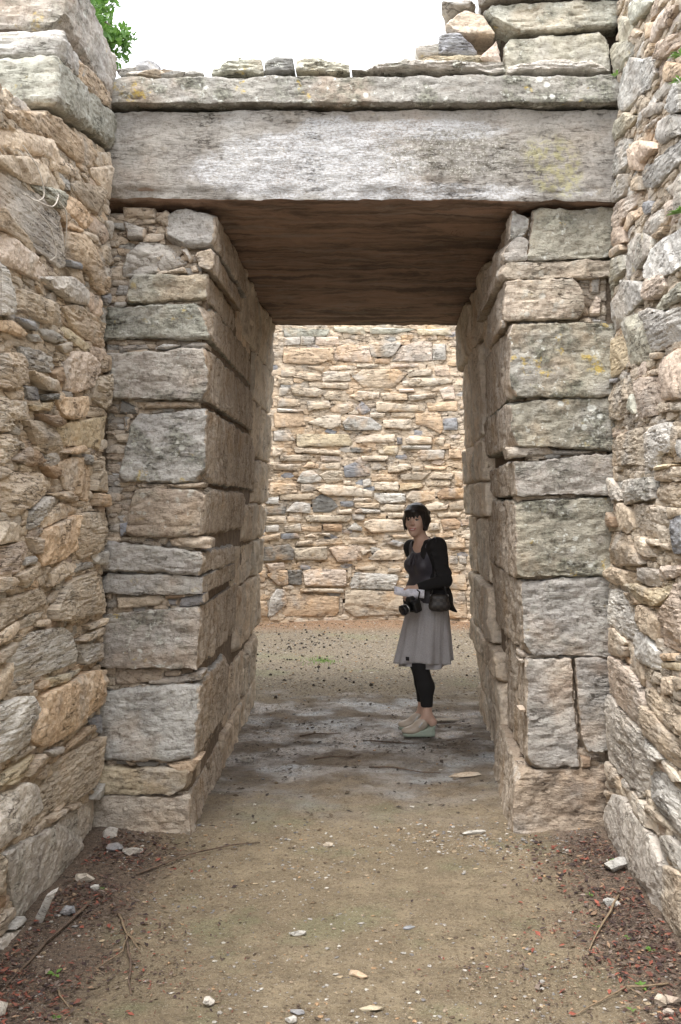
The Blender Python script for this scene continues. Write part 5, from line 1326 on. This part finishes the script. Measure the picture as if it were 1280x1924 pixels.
# things she carries
dslr = thing('camera', 'black camera with a fat lens hanging below her hand', 'camera', PL+Vector((-.085, -.262, .925)))
ld = np.array([-.72, -.62, -.30]); ld /= np.linalg.norm(ld); ls = np.cross([0, 0, 1], ld); ls /= np.linalg.norm(ls); lu = np.cross(ld, ls)
def CP(s_, f_, u_): return ls*s_+ld*f_+lu*u_
c_ = Field((-.14, -.14, -.12), (.14, .14, .12), .0035); RR = np.array([ls, ld, lu])
def rbox(F, c, hx, r, k=.004, op='add'):
    sl, P = F.sub(np.array(c)-max(hx)-.06, np.array(c)+max(hx)+.06); Q = np.abs((P-np.array(c))@RR.T)-np.array(hx)+r
    F.put(sl, np.linalg.norm(np.maximum(Q, 0), axis=-1)+np.minimum(Q.max(-1), 0)-r, k, op)
rbox(c_, CP(0, 0, 0), (.064, .026, .044), .01); rbox(c_, CP(.055, .014, -.002), (.016, .026, .04), .012); rbox(c_, CP(0, .006, .048), (.026, .026, .02), .01, .01); c_.mesh('body', M_CAM, dslr)
lensm = tube('lens', [CP(0, .02, -.002), CP(0, .05, -.002), CP(0, .052, -.002), CP(0, .082, -.002), CP(0, .084, -.002), CP(0, .096, -.002)], [.031, .031, .034, .035, .037, .037], M_CAM, dslr, 28); tube('lens_ring', [CP(0, .062, -.002), CP(0, .068, -.002)], [.0358, .0358], M_METAL, lensm, 28); tube('front_glass', [CP(0, .0945, -.002), CP(0, .0975, -.002)], [.030, .028], M_GLASS, lensm, 24)
tube('strap', [CP(.064, -.005, .04), CP(.07, -.03, .09)+np.array([0, .0, 0]), CP(.0, -.05, .11), CP(-.06, -.03, .09), CP(-.064, -.005, .04)], .005, M_CAM, dslr)
HT = PL+Vector(WRL+pd*.085)
Vp = []; nu = 14
for i in range(nu+1):
    a = i/nu; x = -.207+.203*a; dz = -.032*a; bend = .004*math.sin(a*3.1)
    for q_ in (0, .5, 1): Vp.append((x-.004*q_, -.290+bend+.006*abs(q_-.5), 1.058+dz-.055*q_-.004*math.sin(5*a)))
I = np.array([[i*3+k, i*3+k+3, i*3+k+4, i*3+k+1] for i in range(nu) for k in (0, 1)])
pap = link('folded_paper', mesh_np('folded_paper', np.array(Vp), [I]), M_PAPER, loc=PL); pap.modifiers.new('thick', 'SOLIDIFY').thickness = .003
tag(pap, 'folded white sheet of paper held in the woman\'s hand', 'paper')
bag = thing('shoulder_bag', 'small dark checked bag hanging at the woman\'s hip', 'bag', PL+Vector((.10, -.215, .945)))
bf = Field((-.1, -.08, -.09), (.1, .08, .09), .004); bf.ell((0, 0, -.008), (.066, .03, .052), None, .01); bf.cap((-.045, 0, -.035), (.045, 0, -.035), .027, k=.03); bf.cap((-.04, 0, .03), (.04, 0, .03), .018, k=.03); bf.mesh('pouch', checker_bag(), bag)
tube('strap', [(-.052, 0, .035), (-.05, -.005, .08), (-.03, .03, .16), (-.02, .05, .3), (-.02, .045, .425), (-.03, .09, .44), (.0, .1, .3), (.03, .05, .15), (.04, 0, .09), (.05, 0, .035)], .0045, M_CAM, bag)
for s_ in (-1, 1): tube('ring', [(s_*.052+.009*math.cos(k*.7), 0, .042+.009*math.sin(k*.7)) for k in range(10)], .0022, M_METAL, bag, 6)
# ================================================================== small things
def gz(x, y): return float(ground_h(np.array([x]), np.array([y]))[0])
def rock(name, x, y, size, k, label, group=None, z=None, rot=0, cat='stone', flat=(1, .7, .55), sink=.25):
    bm = bmesh.new(); r_ = np.random.default_rng(int(abs(x*911+y*577)*100) % 99991)
    for _ in range(26):
        v = r_.normal(size=3); v /= np.linalg.norm(v); v = v*(np.abs(v).max()**-.35)*r_.uniform(.82, 1.05); bm.verts.new(v*np.array(flat)*size*.5)
    bmesh.ops.convex_hull(bm, input=bm.verts); bmesh.ops.delete(bm, geom=[v for v in bm.verts if not v.link_faces], context='VERTS')
    bmesh.ops.subdivide_edges(bm, edges=bm.edges, cuts=2, use_grid_fill=True)
    P = np.array([v.co[:] for v in bm.verts]); n = fbm(P/size*2.3+x*9, 3)
    for v, d in zip(bm.verts, n): v.co *= 1+.09*float(d)
    bmesh.ops.triangulate(bm, faces=bm.faces); me = bpy.data.meshes.new(name); bm.to_mesh(me); bm.free(); me.polygons.foreach_set('use_smooth', [True]*len(me.polygons)); me.set_sharp_from_angle(angle=.5)
    o = link(name, me, M_PLAIN, color=tuple(.72*c_ for c_ in tone(k, 0, .05)[:3])+(.15,), loc=(x, y, (gz(x, y) if z is None else z)+size*.5*flat[2]*(1-2*sink*.5)))
    o.rotation_euler = (0, 0, rot); return tag(o, label, cat, group)
GR = 'stray stones lying on the path'
def ST(px, py): d = 3200/(py-950); return (px-710)/2000*d, d
M2 = lambda x, y: (x, y)
STN = [(1.03, 4.61, .105, 'w', 'pale lichen-flecked cobble at the foot of the taller wall', (1, .75, .7)), (.93, 4.23, .075, 'w', 'flat white stone on leaf litter beside the slanting cane', (1, .55, .45)),
       (.90, 3.395, .05, 'c', 'cream cobble in the cluster of three at the corner of the litter', (1, .8, .8)), (.945, 3.41, .055, 'p', 'pinkish cobble in the cluster of three at the corner of the litter', (1, .85, .75)), (.91, 3.335, .04, 'p', 'smallest pink stone of the cluster of three at the corner of the litter', (1, .8, .6)),
       (-1.27, 5.06, .075, 'w', 'rounded white stone wedged between rubble wall and grey door jamb', (1, .8, .9)), (-1.215, 4.92, .08, 'b', 'blue-grey stone just out from the wedged white one', (1, .8, .5)), (-1.13, 4.9, .11, 'g', 'flat grey slab on red-brown litter at the grey jamb\'s foot', (1, .6, .3)),
       (-1.235, 4.49, .085, 'c', 'angular cream stone fallen from the rubble wall', (1, .6, .55)), (-1.20, 4.12, .07, 'b', 'dark grey stone in the litter below the rubble wall', (1, .7, .6)), (-1.19, 3.30, .09, 'w', 'white stone half buried in litter near the wall\'s end', (1, .7, .6)), (-1.17, 4.40, .04, 'w', 'small white pebble beside the angular cream stone', (1, .8, .7)),
       (.12, 4.03, .045, 'b', 'flat dark slate chip lying out on the bare soil', (1.2, .6, .25)), (-.255, 3.36, .05, 'b', 'slate flake with a sharp corner, next to a round pale pebble', (1.1, .7, .25)), (-.27, 3.31, .04, 'w', 'round pale pebble beside the sharp slate flake', (1, .9, .6)), (-.30, 3.97, .05, 'w', 'white elongated chip in the middle of the path', (1.4, .55, .4)),
       (-.07, 3.63, .06, 'o', 'orange-tan flake on the bare path', (1.5, .5, .3)), (-.02, 3.38, .06, 'y', 'cream flat flake near the front of the path', (1.4, .5, .25)), (-.235, 5.0, .05, 'c', 'cream pebble alone on the damp soil at the threshold', (1.1, .7, .5)), (.47, 5.21, .085, 'w', 'long pale flake at the threshold by the lichened jamb', (1.6, .4, .25)),
       (.52, 6.36, .14, 'c', 'flat buff slab on the mud inside the doorway', (1.5, .55, .2)), (-.83, 6.72, .09, 'w', 'white stone at the foot of the doorway\'s grey side', (1, .6, .5)), (-.54, 3.40, .04, 'w', 'tiny white round pebble by a twig tip', (1, .9, .8)), (.5, 7.95, .17, 'c', 'pale flat stone on the floor behind the woman\'s heels', (1.5, .5, .18)), (.35, 7.0, .0, 'c', '', (1, 1, 1))]
for i, (x, y, s_, k, lab, fl) in enumerate(STN):
    if s_: rock('loose_stone', x, y, s_, k, lab, GR, rot=rnd.uniform(-.6, .6), flat=fl)
# leaning sliver of slate against the wall base
B = Batch(); add_block(B, box8(-.015, .015, -.018, .018, -.11, .11, .006), 3.3, (.006, .006, .008), .006, (.004, .004, .001), dict(color=tone('w'))); B.run(8); P, f, meta = next(B.each())
o = link('stone_sliver', mesh_np('stone_sliver', P, f, True, 30), M_STONE, color=tone('w'), loc=(-1.255, 4.02, .085)); o.rotation_euler = (.35, .42, .2); tag(o, 'upright pale stone sliver leaning on the base of the rubble wall', 'stone', GR)
# rubble on the ledge over the door, on the leafy tree's side
k_ = 0
for x, y, z, s_, kk, lab, fl in [(-1.145, 5.3, 3.70, .12, 'b', 'square grey block standing on the rubble over the lintel', (1, .8, .75)), (-1.23, 5.25, 3.675, .10, 'g', 'jagged stone at the inner end of the ledge rubble', (1, .8, .6)), (-1.10, 5.22, 3.67, .14, 'c', 'cream slab beneath the square grey block', (1.2, .7, .3)), (-1.00, 5.2, 3.668, .10, 'g', 'low grey flake in the middle of the ledge rubble', (1.3, .7, .3)),
                                (-.97, 5.24, 3.685, .13, 'k', 'brown slab topping the outer half of the ledge rubble', (1.3, .6, .3)), (-.90, 5.2, 3.668, .08, 'g', 'small grey flake at the outer end of the ledge rubble', (1.2, .7, .4)), (-1.18, 5.2, 3.668, .08, 'w', 'small pale chip in front of the ledge rubble', (1.2, .7, .4)), (-1.05, 5.3, 3.69, .11, 'p', 'pink stone at the back of the ledge rubble', (1, .8, .5))]:
    rock('ledge_stone', x, y, s_*1.25, kk, lab, 'rubble on the ledge over the door', z=z+.015, rot=rnd.uniform(-.5, .5), flat=fl, sink=.1)
# twigs
M_TWIG = simple('dead_wood', (.16, .11, .075), .85, (.07, .05, .04), 60); M_CANE = simple('dry_cane', (.27, .2, .125), .8, (.16, .115, .075), 60)
def twig(pts, r, mat, label, kids=()):
    P = [(x, y, gz(x, y)+.006+dz) for x, y, dz in pts]; c = Vector(P[0])
    def dense(Q):
        out = []
        for a, b_ in zip(Q[:-1], Q[1:]):
            for t_ in (0, .33, .66): out.append([a[i]+(b_[i]-a[i])*t_+rnd.uniform(-.004, .004)*(i < 2) for i in range(3)])
        return out+[list(Q[-1])]
    D = dense(P); o = tube('twig', [Vector(p)-c for p in D], list(np.linspace(r, r*.45, len(D))), mat); o.location = c; tag(o, label, 'twig', 'fallen twigs on the path')
    for K in kids:
        D = dense([(x, y, gz(x, y)+.008+dz) for x, y, dz in K]); tube('side_shoot', [Vector(p)-c for p in D], list(np.linspace(r*.6, r*.3, len(D))), mat, o)
twig([(-1.02, 4.17, 0), (-.93, 3.95, .01), (-.855, 3.82, .012)], .0055, M_CANE, 'pale forked twig in the middle of the litter, tip toward the path', [[(-.93, 3.95, .01), (-.91, 3.8, .01), (-.97, 3.68, 0)], [(-.90, 3.9, .012), (-.84, 3.86, 0)]])
twig([(-.93, 3.93, 0), (-.865, 3.72, .012), (-.83, 3.55, .005), (-.80, 3.46, 0)], .0055, M_TWIG, 'dark twig crossing the end of the pale forked one', [[(-.865, 3.72, .01), (-.83, 3.73, 0)]])
twig([(-1.15, 4.32, 0), (-1.16, 4.1, .01), (-1.2, 3.85, .008), (-1.22, 3.6, 0), (-1.22, 3.45, 0)], .007, M_TWIG, 'long dark twig lying along the rubble wall\'s foot')
twig([(-1.05, 4.62, 0), (-.86, 4.83, .012), (-.68, 5.0, .006), (-.56, 5.06, 0)], .005, M_TWIG, 'long thin twig reaching from the litter to the threshold', [[(-.86, 4.83, .01), (-.95, 4.86, 0)]])
twig([(.97, 4.28, .012), (.86, 4.05, .01), (.76, 3.82, 0)], .006, M_CANE, 'straight tan cane slanting over the litter below the taller wall')
twig([(.96, 3.52, 0), (.82, 3.5, .01), (.72, 3.44, .004), (.63, 3.36, 0)], .004, M_CANE, 'thin curved stem at the edge of the dark litter drift', [[(.82, 3.5, .01), (.86, 3.44, 0)]])
twig([(-1.05, 3.5, .0), (-1.02, 3.42, .012), (-.97, 3.36, 0)], .004, M_CANE, 'short bent straw in the litter nearest the camera')
for i, (x, y, a, L) in enumerate([(-.55, 7.5, .3, .3), (-.1, 7.3, -.35, .4), (-.4, 6.75, .25, .3), (.3, 7.8, .4, .3), (-.05, 6.55, -.3, .45)]):
    twig([(x, y, 0), (x+L*.35*math.cos(a), y+L*.35*math.sin(a)+.02, .004), (x+L*.7*math.cos(a), y+L*.7*math.sin(a)-.015, .004), (x+L*math.cos(a), y+L*math.sin(a), 0)], .0055, M_TWIG, ['blackened stick in the mud by the grey jamb side', 'blackened stick lying across the middle of the wet mud', 'short blackened stick in the mud, between grey jamb and threshold', 'blackened stick behind the woman\'s feet', 'longest muddy stick, nearest the threshold'][i])
# cones strewn over the chamber floor
M_CONE = simple('dark_cone', (.05, .038, .03), .85, (.02, .015, .012), 90, .8)
bm = bmesh.new(); bmesh.ops.create_icosphere(bm, subdivisions=2, radius=.5)
for v in bm.verts: v.co *= 1+.22*math.sin(v.co.z*26+math.atan2(v.co.y, v.co.x)*5)*.6; v.co.z *= 1.25
cone_me = bpy.data.meshes.new('fallen_cone'); bm.to_mesh(cone_me); bm.free()
n_c = 0
while n_c < 130:
    if rnd.random() < .72: x, y = rnd.gauss(-.95, .6), rnd.gauss(11.9, 1.05)
    else: x, y = rnd.uniform(-1.6, 1.4), rnd.uniform(8.9, 13.4)
    if not (8.8 < y < 14.2) or math.hypot(x-CX, y-CY) > 2.95 or abs(x-.1) > 1.75: continue
    s_ = rnd.uniform(.016, .034); o = link('fallen_cone', cone_me, M_CONE, loc=(x, y, gz(x, y)+s_*.16)); o.scale = (s_*1.1, s_*rnd.uniform(.8, 1.3), s_*.75); o.rotation_euler = (rnd.uniform(0, 3), rnd.uniform(0, 3), rnd.uniform(0, 3))
    tag(o, 'small blackish cone lying on the chamber floor behind the doorway', 'cone', 'dark cones strewn on the chamber floor'); n_c += 1
# weeds and moss
def leaf_mat(name, a, b_):
    t = NT(name); p = t.obj(); oi = t.n('ObjectInfo'); n = t.noise(p, 14, 3); c = t.mix(t.ramp(n, .3, .7), a, b_); t.b.inputs['Subsurface Weight'].default_value = 0
    tr = t.n('BsdfTranslucent'); t.put(tr.inputs['Color'], c); ad = t.n('MixShader'); ad.inputs[0].default_value = .35
    m = t.done(c, .5); t.t.links.new(t.b.outputs[0], ad.inputs[1]); t.t.links.new(tr.outputs[0], ad.inputs[2]); t.t.links.new(ad.outputs[0], t.out.inputs[0]); return m
M_GREEN = leaf_mat('fresh_leaf', (.12, .25, .05), (.2, .34, .08)); M_TREE = leaf_mat('tree_leaf', (.07, .17, .035), (.16, .30, .06)); M_BARK = simple('bark', (.16, .12, .09), .9, (.07, .055, .045), 25, .9, .02)
def sprout(x, y, z, n, L, label, spread=1.0, up=.5, wd=.42, nrm=None):
    V = []; F = []
    for i in range(n):
        a = rnd.uniform(0, 6.28); l = .75*L*rnd.uniform(.6, 1.1); d = Vector((math.cos(a)*spread, math.sin(a)*spread, rnd.uniform(.2, 1)*up)).normalized()
        if nrm is not None: d = (d+Vector(nrm)*.8).normalized()
        s_ = d.cross(Vector((0, 0, 1))).normalized()*l*wd*.5; b0 = d*l*.25*rnd.random(); k = len(V)
        V += [b0, b0+d*l*.5+s_, b0+d*l-Vector((0, 0, l*.15)), b0+d*l*.5-s_, b0+d*l*.5+Vector((0, 0, -.06*l))]; F += [[k, k+1, k+4], [k+1, k+2, k+4], [k+2, k+3, k+4], [k+3, k, k+4]]
    o = link('weed', mesh_np('weed', np.array([v[:] for v in V]), [np.array(F)], True), M_GREEN, loc=(x, y, z)); return tag(o, label, 'weed', 'green weeds')
for x, y, n, L, lab in [(1.0, 4.56, 6, .025, 'tiny green sprout on top of the pale cobble'), (.86, 4.33, 9, .03, 'green sprig in the litter below the pale cobble'), (.83, 4.02, 8, .03, 'four-leaved seedling beside the tan cane'), (.92, 3.9, 7, .03, 'seedling in red litter under the taller wall'), (.97, 3.78, 9, .035, 'round-leaved seedling farther down the taller wall\'s litter'),
                        (.87, 3.52, 12, .04, 'dark green tuft near the cluster of three cobbles'), (.80, 3.36, 6, .028, 'small sprig at the corner of the path near the cobble cluster'), (-1.10, 3.63, 7, .045, 'light green seedling between twig and rubble wall'), (-1.14, 4.42, 6, .025, 'faint sprout beside the small white pebble'), (-1.0, 3.3, 5, .03, 'sprout at the front of the litter nearest the camera')]:
    sprout(x, y, (gz(x, y)+.008) if n != 6 or L != .025 or x < 0 else .085, n, L, lab)
tag(sprout(-.94, 5.2, 3.69, 7, .05, 'lone green sprout on the ledge rubble over the lintel', .6, 1.2), None)
for u, v, n, L, lab in [(3.88, 2.665, 26, .07, 'bright green tuft on the taller wall, in line with the lintel\'s lower edge'), (3.90, 3.25, 16, .06, 'green tuft near the top of the taller wall'), (3.92, 3.16, 12, .05, 'sparse green sprig hanging under the upper tuft'), (5.0, 3.62, 14, .05, 'faint green plant in a joint beside the upper masonry')]:
    sprout(MR[0]+MR[1]*v-.02, u, v, n, L, lab, .9, .6, .3, (-1, 0, 0))
gp = []; gf = []
for i in range(170):
    a, r_ = rnd.uniform(0, 6.28), abs(rnd.gauss(0, 1)); x, y = -.56+.14*r_*math.cos(a), 10.95+.14*r_*math.sin(a); z = gz(x, y); b_ = rnd.uniform(0, 6.28); l = rnd.uniform(.012, .04); k = len(gp)
    gp += [(x, y, z), (x+.008*math.cos(b_), y+.008*math.sin(b_), z), (x+l*.6*math.cos(b_+1), y+l*.6*math.sin(b_+1), z+l)]; gf.append([k, k+1, k+2])
o = link('grass', mesh_np('grass', np.array(gp), [np.array(gf)], False), M_GREEN); o['kind'] = 'stuff'
# dry pale roots dangling from the rubble wall
M_ROOT = simple('dry_root', (.62, .58, .52), .8, (.5, .45, .4), 40)
for pts, lab in [([(.02, 3.78, 2.88), (.05, 3.86, 2.82), (.06, 3.9, 2.74), (.05, 3.84, 2.70), (.04, 3.76, 2.70)], 'white looping root at the edge of the rubble wall'), ([(.03, 3.75, 2.70), (.07, 3.95, 2.71), (.06, 4.07, 2.78), (.05, 4.09, 2.80)], 'pale root arching along the rubble wall'), ([(.05, 4.07, 2.78), (.07, 4.14, 2.74), (.06, 4.18, 2.66), (.05, 4.2, 2.62)], 'pale root tip curling down over the big grey slab'), ([(.04, 3.82, 2.68), (.07, 3.95, 2.63), (.07, 4.02, 2.55), (.05, 4.0, 2.52)], 'second hooked root above the big grey slab')]:
    c = Vector((ML[0]+ML[1]*2.8, pts[0][1], pts[0][2])); cp = [Vector((ML[0]+ML[1]*z+x+.01, y, z)) for x, y, z in pts]
    sm = [];
    for i in range(len(cp)-1):
        p0, p1, p2, p3 = cp[max(i-1, 0)], cp[i], cp[i+1], cp[min(i+2, len(cp)-1)]
        for k in range(8):
            t_ = k/8; sm.append(.5*((2*p1)+(p2-p0)*t_+(2*p0-5*p1+4*p2-p3)*t_*t_+(3*p1-p0-3*p2+p3)*t_**3))
    o = tube('dry_root', [p-c for p in sm], .0022, M_ROOT, None, 5); o.location = c; tag(o, lab, 'root', 'dry roots on the rubble wall')
# tree on the bank behind the rubble wall: crown of leaflet sprays, hanging tips over the wall's top
tx_, ty_ = -4.3, 10.5; tz_ = 3.0
tree = thing('tree', 'leafy green tree showing over the top of the rubble wall', 'tree', (tx_, ty_, tz_))
tube('trunk', [(0, 0, -.4), (.05, .02, .8), (.12, -.05, 1.8), (.1, -.1, 2.8), (.2, -.1, 3.6)], [.19, .16, .14, .11, .07], M_BARK, tree, 12)
ends = []
for i in range(13):
    a = i*2.4+.3; h0 = 1.4+.16*i; L = 2.0-.05*i; e = (math.cos(a)*L, math.sin(a)*L, h0+1.0+.4*rnd.random()); ends.append(e)
    tube('limb', [(.1, -.05, h0), (math.cos(a)*L*.5, math.sin(a)*L*.5, h0+.75), e], [.06, .035, .012], M_BARK, tree, 7)
tips = [np.array(e)+rng.normal(0, .45, 3)*np.array([1, 1, .8]) for e in ends for _ in range(9)]
def TP(px, py, d): return np.array([(px-710)/2000*d-tx_, d-ty_, 1.6+(950-py)/2000*d-tz_])
hang = [TP(a, b_, d_) for a, b_, d_ in ((158, 4, 9.8), (178, 14, 10), (200, 8, 10.2), (166, 30, 9.7), (186, 42, 10), (196, 60, 9.9), (206, 70, 10), (224, 58, 10.1), (205, 92, 10), (232, 66, 10.1), (212, 100, 10), (228, 76, 10), (150, -12, 10), (190, -18, 10.2), (216, -24, 10.3), (176, 56, 9.8), (186, 78, 9.9), (140, 10, 9.6), (200, 36, 10.2), (170, -4, 10.1))]
tips += [np.array(t_) for t_ in hang]
for t_ in hang[:14:3]: tube('limb', [(.8, -.3, 3.3), tuple(np.array(t_)*.6+np.array([.35, -.2, 1.5])), t_], [.03, .015, .006], M_BARK, tree, 6)
V = []; F = []
for ti, tp in enumerate(tips):
    if ti < len(tips)-len(hang) and tp[0] > 1.1: continue
    big_ = ti < len(tips)-len(hang); ns = 16 if big_ else 10
    for _ in range(ns):
        c = tp+rng.normal(0, .26 if big_ else .04, 3); d = rng.normal(size=3); d[2] = -abs(d[2])*.9; d /= np.linalg.norm(d); s_ = np.cross(d, rng.normal(size=3)); s_ /= np.linalg.norm(s_)
        for q_ in range(7):                                # leaflets paired along a drooping rachis
            b0 = c+d*(.03 if big_ else .018)*q_; dr = (s_*(1 if q_ % 2 else -1)+d*.6+rng.normal(0, .2, 3)); dr /= np.linalg.norm(dr); l = rng.uniform(.05, .095); w_ = np.cross(dr, d+rng.normal(0, .5, 3)); w_ /= np.linalg.norm(w_)+1e-9; k = len(V)
            V += [b0, b0+dr*l*.5+w_*l*.24, b0+dr*l, b0+dr*l*.5-w_*l*.24]; F.append([k, k+1, k+2, k+3])
o = link('crown', mesh_np('crown', np.array(V), [np.array(F)], True), M_TREE, tree); o['kind'] = 'stuff'
